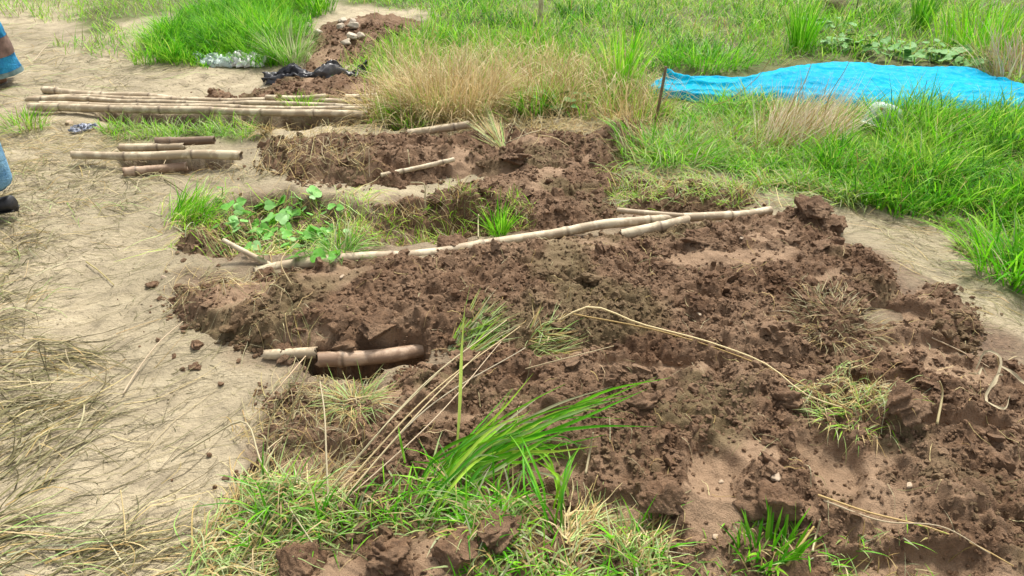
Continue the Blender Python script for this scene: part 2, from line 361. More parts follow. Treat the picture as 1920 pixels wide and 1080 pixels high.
# mounds
MOUND_LABELS = {
 'front': 'long mound of brown crumbly soil in front of the long bent bamboo pole',
 'apron': 'wide trampled spread of loose brown soil filling the foreground and right corner',
 'middle': 'brown soil mound between the leafy hollow and the long pole, mid picture',
 'rear': 'brown soil mound just in front of the tall dry straw clump',
 'side': 'low dark soil patch with sparse grass right of the middle mound',
 'plastic': 'thin spread of brown soil under the crumpled black plastic sheet',
 'heap': 'small dark soil heap lying on the pole bundle',
 'stony': 'rough soil mound with pale stones beside the bright green grass',
 'leafbed': 'dark soil bank around the left end of the leafy hollow'}
for k, md in MOUNDS.items():
    bx0, bx1, by0, by1 = md['box']; s = md['s']
    mx = np.arange(bx0, bx1, s); my = np.arange(by0, by1, s); A, B = np.meshgrid(mx, my)
    m, sm, moss, d = mound_h(md, A, B, md['seed']); g, _ = ground_h(A, B)
    f = grid_faces(len(mx), len(my)); keep = (m.ravel()[f] > -0.02).any(1); f = f[keep]
    used = np.zeros(A.size, bool); used[f.ravel()] = True; idx = np.cumsum(used) - 1
    if k in ('leafbed', 'side'): moss = np.maximum(moss, 0.35)
    o = mesh_obj('soil_mound', np.stack([A, B, g + m], -1).reshape(-1, 3)[used], idx[f], mat=M_soil,
             attrs={'smooth_mud': sm.ravel()[used], 'mossy': moss.ravel()[used]})
    tag(o, MOUND_LABELS[k], 'soil mound', 'heaps of dug soil')

# ------------------------------------------------------------------ loose clods and crumbs on the soil
def ico(sub):
    bm = bmesh.new(); bmesh.ops.create_icosphere(bm, subdivisions=sub, radius=1.0)
    v = np.array([q.co[:] for q in bm.verts]); f = np.array([[q.index for q in p.verts] for p in bm.faces]); bm.free(); return v, f
def lump(sub, seed, amp=0.35, freq=1.3, crumb=0.0, cuts=0):
    v, f = ico(sub)
    if crumb:
        k = 3.0; v = v * (1 + crumb * ((clods(v[:, 0] + seed, v[:, 1], 0.55, seed) + clods(v[:, 1] + seed, v[:, 2], 0.5, seed + 9) + clods(v[:, 2] + seed, v[:, 0], 0.6, seed + 18)) + 0.5 * (clods(v[:, 0] + seed, v[:, 1], 0.2, seed) + clods(v[:, 1] + seed, v[:, 2], 0.22, seed + 9) + clods(v[:, 2] + seed, v[:, 0], 0.18, seed + 18)) - 0.5))[:, None]
    n = fbm(v[:, 0] * freq + v[:, 2] * 0.9 + seed * 9.1, v[:, 1] * freq - v[:, 2] * 1.3 + seed * 3.3, seed, 3)
    v = v * (1 + amp * n)[:, None]
    r_ = np.random.default_rng(seed + 5)
    for _ in range(cuts):
        d = r_.normal(size=3); d /= np.linalg.norm(d); k = v @ d; lim = r_.uniform(0.45, 0.75); v = v - np.maximum(k - lim, 0)[:, None] * d
    return v, f
def rot_mats(n):
    q = rng.normal(size=(n, 4)); q /= np.linalg.norm(q, axis=1)[:, None]; w_, x, y, z = q.T
    return np.stack([1 - 2 * (y * y + z * z), 2 * (x * y - z * w_), 2 * (x * z + y * w_), 2 * (x * y + z * w_), 1 - 2 * (x * x + z * z), 2 * (y * z - x * w_),
                     2 * (x * z - y * w_), 2 * (y * z + x * w_), 1 - 2 * (x * x + y * y)], -1).reshape(n, 3, 3)
def scatter_lumps(name, label, P, r, sub, mat, sink=0.25, cat=None):
    var = [lump(sub, q + 3, 0.5 if sub == 1 else 0.7, 1.3, 0, 2 if sub == 1 else 4) for q in range(10)]
    vs_, fs_, off = [], [], 0; pick = rng.integers(0, 10, len(P)); RM = rot_mats(len(P)); sc_ = rng.uniform(0.7, 1.25, (len(P), 3))
    for q in range(10):
        s = pick == q
        if not s.any(): continue
        v, f = var[q]; n = s.sum()
        W = np.einsum('nij,nkj->nki', RM[s], v[None] * sc_[s][:, None]) * r[s][:, None, None]; W[..., 2] *= 0.8
        W += (P[s] + np.stack([0 * r[s], 0 * r[s], r[s] * (0.8 - 2 * sink)], -1))[:, None]
        vs_.append(W.reshape(-1, 3)); fs_.append((f[None] + (np.arange(n) * len(v))[:, None, None] + off).reshape(-1, 3)); off += n * len(v)
    vv = np.concatenate(vs_)
    o = mesh_obj(name, vv, tris=np.concatenate(fs_), mat=mat, smooth=False,
                 attrs={'mossy': sstep(0.2, 0.6, fbm(vv[:, 0] * 2.2 + 5, vv[:, 1] * 2.2, 90, 3)) * 0.5})
    return tag(o, label, cat, kind='stuff')
def soil_points(n, far_bias=False):
    out = []
    tot = 0
    while tot < n:
        x = rng.uniform(-2.0, 3.2, n * 3); y = rng.uniform(0.75, 6.0, n * 3)
        m = look(MM, x, y); s = look(SM, x, y); cl = 0.5 + 0.5 * noise(x * 5, y * 5, 7)
        ok = (m > -0.012) & (rng.random(n * 3) < (1 - 0.8 * s) * (0.25 + 0.9 * cl)) & (np.abs(x) < 0.75 * np.hypot(y, 1.3) + .5)
        if not far_bias: ok &= rng.random(n * 3) < np.clip(2.2 / (y + 0.6), 0, 1) ** 1.3
        out.append(np.stack([x[ok], y[ok]], -1)); tot += ok.sum()
    p = np.concatenate(out)[:n]
    return np.column_stack([p, H(p[:, 0], p[:, 1])])
P = soil_points(30000); scatter_lumps('soil_crumbs', 'fine brown soil crumbs strewn over the dug soil', P, 0.0028 + 0.0055 * rng.random(len(P)) ** 1.6, 1, M_soil)
P = soil_points(3400, True); r = 0.006 + 0.013 * rng.random(len(P)) ** 2.6; scatter_lumps('soil_clumps', 'rounded brown soil clumps lying over the dug soil', P, r, 2, M_soil, 0.3)
P = soil_points(330, True); r = 0.016 + 0.022 * rng.random(len(P)) ** 2; scatter_lumps('spade_clods', 'sliced blocky clods scattered over the dug soil', P, r, 3, M_soil, 0.34)
# crumbs kicked on to the silt
x = rng.uniform(-2.6, 3.2, 9000); y = rng.uniform(0.9, 6, 9000); m = look(MM, x, y)
ok = (m < -0.01) & (m > -0.2) & (rng.random(9000) < np.exp((m + 0.01) * 30)); P = np.column_stack([x[ok], y[ok], H(x[ok], y[ok])])
scatter_lumps('stray_crumbs', 'stray soil crumbs along the edges of the mounds', P, 0.003 + 0.009 * rng.random(len(P)) ** 2, 1, M_soil)
x = rng.uniform(-2.8, 3.2, 9000); y = rng.uniform(0.9, 5.5, 9000); ok = (look(MM, x, y) < -0.01) & (rng.random(9000) < 0.25 + 0.75 * (noise(x * 2, y * 2, 5) > 0)); P = np.column_stack([x[ok], y[ok], H(x[ok], y[ok])])
scatter_lumps('silt_grit', 'fine grit and dried mud crumbs on the bare silt', P, 0.0012 + 0.004 * rng.random(len(P)) ** 2.5, 1, M_silt)
# ------------------------------------------------------------------ blades and strands
DARK = np.array([(0.11, 0.095, 0.04), (0.16, 0.14, 0.06), (0.08, 0.07, 0.03), (0.20, 0.175, 0.085)])
DEEP = np.array([(0.045, 0.17, 0.012), (0.07, 0.23, 0.015), (0.035, 0.13, 0.012)])
GREEN = np.array([(0.09, 0.30, 0.010), (0.12, 0.33, 0.015), (0.05, 0.20, 0.012), (0.17, 0.38, 0.03)])
VIVID = np.array([(0.13, 0.41, 0.010), (0.20, 0.50, 0.02), (0.08, 0.31, 0.010), (0.27, 0.52, 0.05)])
YGREEN = np.array([(0.25, 0.44, 0.03), (0.34, 0.50, 0.07), (0.19, 0.40, 0.02), (0.40, 0.50, 0.13)])
PALE = np.array([(0.30, 0.40, 0.17), (0.36, 0.44, 0.22), (0.22, 0.35, 0.10), (0.42, 0.44, 0.25)])
DRY = np.array([(0.52, 0.40, 0.18), (0.43, 0.31, 0.12), (0.60, 0.49, 0.26), (0.37, 0.27, 0.10)])
OLIVE = np.array([(0.26, 0.235, 0.11), (0.34, 0.30, 0.16), (0.19, 0.175, 0.075), (0.42, 0.37, 0.22)])
def pick_cols(pals, n):
    """pals: [(palette, weight), ...]"""
    wt = np.array([q for _, q in pals], float); k = rng.choice(len(pals), n, p=wt / wt.sum()); c = np.zeros((n, 3))
    for i, (p, _) in enumerate(pals):
        s = k == i; c[s] = p[rng.integers(0, len(p), s.sum())]
    g = (c[:, 1] > c[:, 0] * 1.12)[:, None]; c = np.where(g, np.minimum(c * (1.12, 1.16, 0.9), 0.62), c)
    return c * rng.uniform(0.82, 1.15, (n, 1)) * rng.uniform(0.94, 1.06, (n, 3))
def blade_arrays(P, az, lean, L, W, curve, S=4, twist=None, floor=0.004):
    n = len(P); hx, hy = np.cos(az), np.sin(az); p = P.astype(float).copy()
    tw = rng.normal(0, 0.5, n) if twist is None else twist
    wx, wy = -np.sin(az + tw), np.cos(az + tw); rows = []
    for k in range(S + 1):
        t = k / S; wd = W * (0.75 + 0.5 * t if t < 0.5 else 2.0 * (1 - t)) * 0.5
        if k == S: rows.append(p[:, None].copy())
        else:
            o = np.stack([wx * wd, wy * wd, 0 * wd], -1); rows.append(np.stack([p - o, p + o], 1))
        th = lean + curve * (k + 0.5) / S
        p = p + (L / S)[:, None] * np.stack([np.sin(th) * hx, np.sin(th) * hy, np.cos(th)], -1)
        if floor is not None: p[:, 2] = np.maximum(p[:, 2], H(p[:, 0], p[:, 1]) + floor)
    v = np.concatenate(rows, 1); nv = 2 * S + 1; base = (np.arange(n) * nv)[:, None]
    q = np.concatenate([base + np.array([2 * k, 2 * k + 1, 2 * k + 3, 2 * k + 2]) for k in range(S - 1)])
    tr = base + np.array([2 * S - 2, 2 * S - 1, 2 * S])
    return v.reshape(-1, 3), q, tr, nv
def grass_obj(name, P, az, lean, L, W, curve, cols, mat=None, S=4, origin=None, **kw):
    v, q, tr, nv = blade_arrays(P, az, lean, L, W, curve, S, **kw)
    if origin is not None: v = v - np.asarray(origin)
    o = mesh_obj(name, v, q, tr, mat or M_grass, col=np.repeat(cols, nv, 0), smooth=True)
    if origin is not None: o.location = V(origin)
    return o
BUR = hit(1567, 22)
def in_poly(poly, n, clump=0.0, freq=3.0, seed=0, pix=True, edge=0.09, soil=True):
    p = wpoly(poly) if pix else poly; a = np.array(p); lo, hi = a.min(0), a.max(0); out = []; tot = 0
    lo = np.maximum(lo, (-5.5, 0.6)); hi = np.minimum(hi, (7.5, 12))
    while tot < n:
        x = rng.uniform(lo[0], hi[0], 2 * n); y = rng.uniform(lo[1], hi[1], 2 * n)
        ok = poly_sd(x, y, p) + 2 * edge * fbm(x * 4, y * 4, seed + 5, 2) > 0
        if not soil: ok &= (look(MM, x, y) < 0.0) | (rng.random(2 * n) < 0.06)
        ok &= np.hypot((x - BUR[0]) / 1.5, (y - BUR[1]) / 1.1) > 0.13
        if clump: ok &= rng.random(2 * n) < np.clip(1 - clump + 2 * clump * (0.5 + noise(x * freq, y * freq, seed)), 0.02, 1)
        out.append(np.stack([x[ok], y[ok]], -1)); tot += ok.sum()
    p = np.concatenate(out)[:n]; return np.column_stack([p, H(p[:, 0], p[:, 1]) - 0.004])
def U(a, b, n): return rng.uniform(a, b, n)

def turf(name, label, poly, n, L, W, pals, lean=(0.0, 0.6), curve=(0.3, 1.4), az=None, azs=0.6, clump=0.3, freq=3.0, seed=0, mat=None, S=4, lvar=0.5, soil=False, pals2=None):
    P = in_poly(poly, n, clump, freq, seed, soil=soil)
    a = U(0, 2 * math.pi, n) if az is None else rng.normal(az, azs, n)
    k = 1 + lvar * noise(P[:, 0] * 1.7, P[:, 1] * 1.7, seed + 50) + 0.8 * lvar * noise(P[:, 0] * 5.3, P[:, 1] * 5.3, seed + 51)
    cols = pick_cols(pals, n)
    if pals2: cols = np.where((noise(P[:, 0] * 1.5, P[:, 1] * 2.2, seed + 70) + 0.5 * noise(P[:, 0] * 5, P[:, 1] * 6, seed + 71) + rng.normal(0, 0.12, n) > 0.12)[:, None], pick_cols(pals2, n), cols)
    o = grass_obj(name, P, a, U(*lean, n), U(*L, n) * k, U(*W, n), U(*curve, n), cols, mat, S)
    return tag(o, label, kind='stuff')

def strands(name, label, P2, az, L, W, curv, cols, zoff, S=6, mat=None, wig=0.0):
    """long thin stems lying over the land"""
    n = len(P2); a = az.copy(); p = P2.copy(); rows = []
    zo = rng.uniform(*zoff, n); ph = rng.uniform(0, 6.28, n)
    for k in range(S + 1):
        t = k / S; wd = W * (1 - 0.65 * t) * 0.5; nx, ny = -np.sin(a), np.cos(a)
        z = H(p[:, 0], p[:, 1]) + zo * np.sin(np.clip(t * 3.14, 0.25, 2.9)) + 0.0015
        c = np.column_stack([p, z]); o = np.stack([nx * wd, ny * wd, 0.4 * wd * np.sin(ph)], -1); rows.append(np.stack([c - o, c + o], 1))
        p = p + (L / S)[:, None] * np.stack([np.cos(a), np.sin(a)], -1); a = a + curv / S + wig * rng.normal(0, 1, n) / S
    v = np.concatenate(rows, 1); nv = 2 * S + 2; base = (np.arange(n) * nv)[:, None]
    q = np.concatenate([base + np.array([2 * k, 2 * k + 1, 2 * k + 3, 2 * k + 2]) for k in range(S)])
    o = mesh_obj(name, v.reshape(-1, 3), q, None, mat or M_straw, col=np.repeat(cols, nv, 0), smooth=False)
    return tag(o, label, kind='stuff')

# ------------------------------------------------------------------ tubes: poles, stakes, stalks
def spline(pts, n):
    pts = np.asarray(pts, float)
    if len(pts) == 2:
        t = np.linspace(0, 1, n)[:, None]; return pts[0] * (1 - t) + pts[1] * t
    d = np.concatenate([[0], np.cumsum(np.linalg.norm(np.diff(pts, axis=0), axis=1))]); s = np.linspace(0, d[-1], n)
    m = np.gradient(pts, d, axis=0); i = np.clip(np.searchsorted(d, s, 'right') - 1, 0, len(pts) - 2); h = (d[i + 1] - d[i])[:, None]; t = ((s - d[i]) / (d[i + 1] - d[i]))[:, None]
    return (2 * t**3 - 3 * t**2 + 1) * pts[i] + (t**3 - 2 * t**2 + t) * h * m[i] + (-2 * t**3 + 3 * t**2) * pts[i + 1] + (t**3 - t**2) * h * m[i + 1]
def tube_arrays(c, r, ns=12, hollow=False, wall=0.7, jag=0.0):
    c = np.asarray(c); n = len(c); tg = np.gradient(c, axis=0); tg /= np.linalg.norm(tg, axis=1)[:, None]
    up = np.array([0, 0, 1.0]) if abs(tg[0, 2]) < 0.9 else np.array([0, 1.0, 0])
    sx = np.cross(tg, up); sx /= np.linalg.norm(sx, axis=1)[:, None]; sy = np.cross(sx, tg)
    a = np.linspace(0, 2 * math.pi, ns, endpoint=False); ring = np.cos(a)[None, :, None] * sx[:, None] + np.sin(a)[None, :, None] * sy[:, None]
    v = c[:, None] + ring * np.asarray(r)[:, None, None]; rows = [v[k] for k in range(n)]
    if hollow:
        j = jag * rng.normal(0, 1, ns)[:, None]
        rows[0] = rows[0] - tg[0] * j; rows[-1] = rows[-1] + tg[-1] * j
        for end, sgn in ((0, 1), (-1, -1)):
            e = []
            for dep in (0.0, 0.035): e.append(c[end] + ring[end] * r[end] * wall + tg[end] * (sgn * dep - sgn * 0.0))
            e.append(np.repeat((c[end] + tg[end] * sgn * 0.036)[None], ns, 0) + ring[end] * r[end] * 0.01)
            if end == 0: rows = e[::-1] + rows
            else: rows = rows + e
    else:
        rows = [np.repeat(c[:1], ns, 0) + ring[0] * r[0] * 0.05 - tg[0] * r[0] * 0.3] + rows + [np.repeat(c[-1:], ns, 0) + ring[-1] * r[-1] * 0.05 + tg[-1] * r[-1] * 0.3]
    v = np.array(rows); m = len(rows); i = np.arange(m * ns).reshape(m, ns); nx = np.roll(i, -1, 1)
    q = np.stack([i[:-1], nx[:-1], nx[1:], i[1:]], -1).reshape(-1, 4)
    return v.reshape(-1, 3), q
def pole(name, label, pts, r0, r1, mat, cat='pole', group=None, node=0.27, hollow=True, n=120, jag=0.004, ns=14, wob=0.004, parent=None):
    c = spline(pts, n); s = np.concatenate([[0], np.cumsum(np.linalg.norm(np.diff(c, axis=0), axis=1))])
    r = r0 + (r1 - r0) * s / s[-1] + 0.0012 * noise(s * 9, s * 0 + r0 * 900, 3)
    c = c + np.stack([0 * s, noise(s * 2.3, s * 0 + s[-1] * 7, 5) * wob, noise(s * 2.7, s * 0 + 9 + s[-1] * 3, 6) * wob], -1)
    if node:
        ph = rng.uniform(0.05, node); k = np.arange(ph, s[-1], node)
        for q in k: r = r * (1 + 0.13 * np.exp(-((s - q) / 0.010) ** 2) - 0.04 * np.exp(-((s - q - 0.03) / 0.012) ** 2))
    v, q = tube_arrays(c, r, ns, hollow, 0.72, jag); o_ = c[n // 2]
    nm = np.zeros(n)
    if node:
        for q_ in k: nm = np.maximum(nm, np.exp(-((s - q_ - 0.006) / 0.006) ** 2))
    ex = 3 if hollow else 1; nm = np.concatenate([np.full(ex, 0.8 if hollow else 0.2), nm, np.full(ex, 0.8 if hollow else 0.2)])  # hollow ends are no joints: shade inside the opening painted dark
    o = mesh_obj(name, v - o_, q, None, mat, parent=parent, attrs={'node': np.repeat(nm * 0.85, ns)}); o.location = V(o_)
    if parent is None: tag(o, label, cat, group)
    return o
def line(a, b, la=0.0, lb=0.0): return [hit(*a) + (0, 0, la), hit(*b) + (0, 0, lb)]

PG = 'bamboo poles lying on the ground'
# long bent pole along the rim of the hollow
def zat(px, py): return float(hit(px, py)[2])
LP = [(478, 512, .02), (520, 503, .025), (600, 496, .032), (720, 480, .03), (830, 470, .034), (1000, 440, .04), (1110, 426, .036), (1220, 412, .045), (1330, 403, .05), (1445, 393, .03)]
pole('bamboo_pole', 'long slightly bent pale bamboo pole running along the top of the front soil mound', [at(a, b, z + 0.005) for a, b, z in LP], 0.023, 0.019, M_bam, 'bamboo pole', PG, 0.36, n=300, wob=0.016)
pole('bamboo_pole', 'short thick pale pole end sticking out of soil just below the long bent pole', [at(1165, 441, .035), at(1292, 413, .085)], 0.024, 0.025, M_bam, 'bamboo pole', PG, 0.3)
pole('wooden_stick', 'thin grey brown stick lying just behind the right half of the long bent pole', [at(1158, 394, .05), at(1282, 404, .075)], 0.012, 0.011, M_bam, 'stick', None, 0, hollow=False, n=24)
pole('wooden_stick', 'short pale stick leaning up at the left end of the long bent pole', [at(508, 497, .04), at(418, 449, .10)], 0.011, 0.009, M_bam, 'stick', None, 0, hollow=False, n=20)
pole('bamboo_pole', 'reddish muddy bamboo pole with open cut end over a dark cavity, front of the mound', [at(597, 676, .012), at(700, 668, .014), at(815, 654, -.022)], 0.026, 0.022, M_bam2, 'bamboo pole', PG, 0.33, n=120, wob=0.008)
pole('bamboo_pole', 'short bleached pole piece left of the reddish muddy pole, capped with mud', [at(496, 664, .012), at(596, 660, .03)], 0.016, 0.02, M_bam, 'bamboo pole', PG, 0.0)
pole('bamboo_pole', 'short pale pole stuck out of the rear mound below the dry straw clump', [at(765, 250, .04), at(880, 233, .085)], 0.021, 0.02, M_bam, 'bamboo pole', PG, 0.28)
pole('wooden_stick', 'greenish tan stick lying across bare mud in the middle of the picture', line((715, 334), (852, 311), .012, .03), 0.011, 0.012, M_bam, 'stick', None, 0.2, hollow=False)
# the bundle over the trench, upper left
BG = 'bundle of bamboo poles over the trench'
for lab, a, b, z0, z1, r, mt in (
    ('front pole of the pole bundle, long pale bamboo over the dark trench', (55, 200), (690, 214), .05, .055, .026, M_bam),
    ('second pole from the front in the pole bundle, pale muddy bamboo', (75, 196), (695, 205), .045, .05, .021, M_bam),
    ('third pole from the front in the pole bundle, thin and half hidden by soil', (50, 185), (700, 198), .035, .045, .019, M_bam),
    ('fourth pole from the front in the pole bundle, running under soil and grass', (64, 182), (700, 190), .03, .03, .02, M_bam),
    ('rearmost pole of the pole bundle, pale bamboo with a thick cut left end', (82, 168), (330, 187), .05, .02, .026, M_bam),
    ('short pale pole at the right end of the pole bundle below the black plastic', (498, 184), (610, 181), .05, .05, .021, M_bam),
    ('stubby pale pole tip at the right end of the bundle, beside the straw clump', (648, 181), (705, 177), .05, .05, .022, M_bam)):
    pole('bamboo_pole', lab, [at(*a, z0 - .012), at((a[0] + b[0]) / 2, (a[1] + b[1]) / 2 + 0.5, (z0 + z1) / 2 - .01), at(*b, z1 - .012)], r * 0.88, r * 0.76, mt, 'bamboo pole', BG, 0.30, n=260, wob=0.012)
# poles left of the rear mound
pole('bamboo_pole', 'single pale bamboo pole with a grass knot lying left of the rear mound', [at(135, 290, .045), at(452, 292, .05)], 0.019, 0.024, M_bam, 'bamboo pole', PG, 0.34, n=180, wob=0.008)
pole('bamboo_pole', 'dark old pole piece lying behind the single pale bamboo pole', [at(292, 266, .05), at(402, 262, .05)], 0.024, 0.022, M_bam3, 'bamboo pole', PG, 0.25)
pole('bamboo_pole', 'short pale pole stub between the single pole and the grass behind it', [at(225, 277, .035), at(345, 274, .03)], 0.021, 0.02, M_bam, 'bamboo pole', PG, 0.25)
pole('bamboo_pole', 'half buried muddy pole in front of the single pale bamboo pole', [at(232, 323, .0), at(350, 311, -.006)], 0.024, 0.022, M_bam2, 'bamboo pole', PG, 0.3)
# upright stakes
b_ = hit(1226, 238); pole('wooden_stake', 'thin dark brown stake standing upright left of the blue tarpaulin', [b_ - (0, 0, .06), at(1236, 134, b_[2]) * 0 + b_ + (0.035, 0.02, 0.33)], 0.009, 0.008, M_bam3, 'stake', None, 0, hollow=False, n=20, ns=8, wob=0.012)
b_ = hit(1014, 62); pole('bamboo_stake', 'pale upright bamboo stake rising from the green meadow at the top edge', [b_ - (0, 0, .05), b_ + (-0.01, 0.03, 0.9)], 0.02, 0.018, M_bam, 'stake', None, 0.25, hollow=True, n=40, ns=10)
b_ = hit(1600, 40); pole('thin_stem', 'thin dark upright stem beside the dark burrow, top right', [b_ - (0, 0, .03), b_ + (0.0, 0.02, 0.5)], 0.004, 0.003, M_black_wood, 'stem', None, 0, hollow=False, n=12, ns=6)

# ------------------------------------------------------------------ draped and crumpled plastic
def cloth(name, label, cat, P, mat, parent=None, thick=0.002, origin=None):
    ny, nx = P.shape[:2]; o_ = P.reshape(-1, 3).mean(0) if origin is None else np.asarray(origin)
    o = mesh_obj(name, P.reshape(-1, 3) - o_, grid_faces(nx, ny), None, mat); o.location = V(o_)
    s = o.modifiers.new('thickness', 'SOLIDIFY'); s.thickness = thick
    return tag(o, label, cat)
M_tarp, t, b = newmat('blue_tarpaulin'); co = nd(t, 'ShaderNodeTexCoord').outputs['Object']
n1 = noise_node(t, 2.5, 4, 0.6, co); n2 = noise_node(t, 30, 4, 0.6, co)
c = ramp(t, n1.outputs['Fac'], [(0.3, (0.0, 0.28, 0.46)), (0.7, (0.001, 0.36, 0.55))])
c = mix(t, ramp(t, n2.outputs['Fac'], [(0.55, (0, 0, 0)), (0.74, (0.4, 0.4, 0.4))]), c, (0.20, 0.32, 0.38))
t.links.new(c, b.inputs['Base Color']); b.inputs['Roughness'].default_value = 0.45; b.inputs['Specular IOR Level'].default_value = 0.03
wv = noise_node(t, 260, 2, 0.5, co); bump(t, b, [(n2.outputs['Fac'], 0.45, 0.02), (wv.outputs['Fac'], 0.2, 0.001)])
far_e = [(1262, 138), (1330, 146), (1400, 146), (1450, 135), (1540, 123), (1640, 117), (1740, 117), (1820, 122), (1870, 132), (1930, 145), (2020, 152)]
near_e = [(1205, 168), (1290, 181), (1390, 186), (1450, 190), (1530, 198), (1600, 204), (1690, 204), (1780, 203), (1850, 205), (1910, 206), (2000, 212)]
nu, nv_ = 190, 70
fe = spline(np.array([at(*p, 0.06) for p in far_e]), nu); ne = spline(np.array([at(*p, 0.03) for p in near_e]), nu)
tv = np.linspace(0, 1, nv_)[:, None, None]; TP = ne[None] * (1 - tv) + fe[None] * tv
uu = np.linspace(0, 1, nu)[None]; vv_ = np.linspace(0, 1, nv_)[:, None]
x, y = TP[..., 0], TP[..., 1]
dome = 0.45 * np.sin(np.pi * np.clip(uu * 1.05 - 0.02, 0, 1)) ** 0.7 * np.sin(np.pi * vv_ ** 0.85)
wr = 0.02 * fbm(x * 1.3, y * 2.5, 34, 2) + 0.012 * np.clip(1 - 5 * np.abs(noise(x * 1.4 + y * 1.1, y * 4 - x * 0.8, 4)), 0, 1) + 0.010 * np.clip(1 - 6 * np.abs(noise(x * 1.8 - y * 2, y * 7 + x * 2, 14)), 0, 1) + 0.006 * np.clip(1 - 5 * np.abs(noise(x * 5 + y * 3, y * 9 - x * 4, 15)), 0, 1) + 0.002 * fbm(x * 16, y * 24, 24, 3)
fold = 0.05 * np.exp(-((vv_ - 0.35 - 0.35 * (1 - uu * 5)) / 0.07) ** 2) * (uu < 0.22) * (1 - uu / 0.22)
gzz = look(HG, np.clip(x, X0, X1), y)
TP[..., 2] = gzz + 0.045 + 0.10 * dome + wr * 0.8 + fold - 0.045 * np.clip(1 - 14 * np.minimum(vv_, 1 - vv_), 0, 1)
cloth('tarpaulin', 'bright blue plastic tarpaulin spread over a low mound at the right', 'tarpaulin', TP, M_tarp, thick=0.003)
tarp_poly = [tuple(p[:2]) for p in ne] + [tuple(p[:2]) for p in fe[::-1]]

M_blackp, t, b = newmat('black_plastic'); b.inputs['Base Color'].default_value = (0.022, 0.022, 0.026, 1); b.inputs['Roughness'].default_value = 0.32
co = nd(t, 'ShaderNodeTexCoord').outputs['Object']; n1 = noise_node(t, 26, 4, 0.6, co); n2 = noise_node(t, 8, 4, 0.6, co)
c = ramp(t, n2.outputs['Fac'], [(0.45, (0.02, 0.02, 0.024)), (0.7, (0.11, 0.105, 0.10))]); t.links.new(c, b.inputs['Base Color']); bump(t, b, [(n1.outputs['Fac'], 0.5, 0.01)])
def crumpled(name, label, cat, a, b_, wid, hgt, mat, seed, nu=90, nv=40, sharp=7.0, lift=0.0, thick=0.0015, lobes=1.0):
    A, B = hit(*a), hit(*b_); u = np.linspace(0, 1, nu)[None]; v = np.linspace(-1, 1, nv)[:, None]
    ax = (B - A)[:2]; Ls = np.linalg.norm(ax); ax = ax / Ls; pr = np.array([-ax[1], ax[0]])
    wv = wid * (0.55 + 0.45 * np.sin(np.pi * u) + 0.3 * noise(u * 4 * lobes, u * 0 + seed, seed))
    X = A[0] + ax[0] * Ls * u + pr[0] * wv * v + 0.02 * fbm(u * 6 + v, v * 3, seed + 1, 3); Y = A[1] + ax[1] * Ls * u + pr[1] * wv * v + 0.02 * fbm(u * 6, v * 3 + u, seed + 2, 3)
    rid = 1 - np.abs(fbm(u * sharp * 0.35 + v * 0.6, v * 2.6 + u * 1.5, seed + 3, 2)) * 1.7 + 0.12 * fbm(u * sharp * 2, v * 5, seed + 4, 2)
    Z = look(HT, X, Y) + lift + hgt * np.clip(1 - v ** 2, 0, 1) ** 0.6 * (0.35 + 0.65 * np.clip(rid, 0, 1)) * (0.6 + 0.5 * noise(u * 3 * lobes, u * 0, seed + 9)) + 0.012 * np.clip(rid, 0, 1)
    return cloth(name, label, cat, np.stack([X, Y, Z], -1), mat, thick=thick)
crumpled('plastic_sheet', 'crumpled glossy black plastic sheet on the soil behind the pole bundle', 'plastic sheet', (497, 157), (690, 143), 0.10, 0.11, M_blackp, 12, lobes=1.8)
M_whitep, t, b = newmat('white_plastic'); b.inputs['Base Color'].default_value = (0.80, 0.80, 0.74, 1); b.inputs['Roughness'].default_value = 0.35; b.inputs['Transmission Weight'].default_value = 0.25
M_clearp, t, b = newmat('cloudy_plastic')
b.inputs['Base Color'].default_value = (0.62, 0.72, 0.66, 1); b.inputs['Roughness'].default_value = 0.25
tr = nd(t, 'ShaderNodeBsdfTransparent'); ms = nd(t, 'ShaderNodeMixShader'); ms.inputs[0].default_value = 0.42
t.links.new(b.outputs[0], ms.inputs[1]); t.links.new(tr.outputs[0], ms.inputs[2]); t.links.new(ms.outputs[0], t.nodes['Material Output'].inputs['Surface'])
crumpled('plastic_bag', 'crumpled white plastic bag at the foot of the bright green grass', 'plastic bag', (438, 121), (502, 121), 0.10, 0.10, M_whitep, 31, 60, 34, 5)
crumpled('plastic_wrap', 'cloudy clear plastic wrap tangled in green grass left of the white bag', 'plastic wrap', (372, 114), (444, 122), 0.09, 0.09, M_clearp, 52, 60, 34, 5)
crumpled('plastic_scrap', 'small blue grey plastic scrap on the ground left of the grass by the poles', 'plastic scrap', (138, 246), (178, 243), 0.05, 0.035, simple('blue_grey_plastic', (0.10, 0.12, 0.18), (0.34, 0.36, 0.42), 25, 0.4), 71, 40, 24, 5)

# clear plastic tub lying in the grass right of the dry sheaf
tb = empty('plastic_tub', hit(1645, 248), 'cloudy clear plastic tub half sunk in grass below the blue tarpaulin', 'plastic tub', rz=R(-15))
tb.rotation_euler = (R(-18), R(14), R(-15)); tb.scale = (0.8, 0.8, 0.8); tb.location.z += 0.02
na, nr = 28, 9; prof = [(0.0, 0.17), (0.05, 0.168), (0.085, 0.155), (0.105, 0.12), (0.112, 0.06), (0.114, 0.02), (0.122, 0.012), (0.125, 0.004), (0.122, 0.0)]
a = np.linspace(0, 2 * math.pi, na, endpoint=False); vv = np.array([[(r_ * math.cos(q) * 1.05, r_ * math.sin(q) * .9, z_) for q in a] for r_, z_ in prof]).reshape(-1, 3)
i = np.arange(nr * na).reshape(nr, na); nx = np.roll(i, -1, 1); q = np.stack([i[:-1], nx[:-1], nx[1:], i[1:]], -1).reshape(-1, 4)
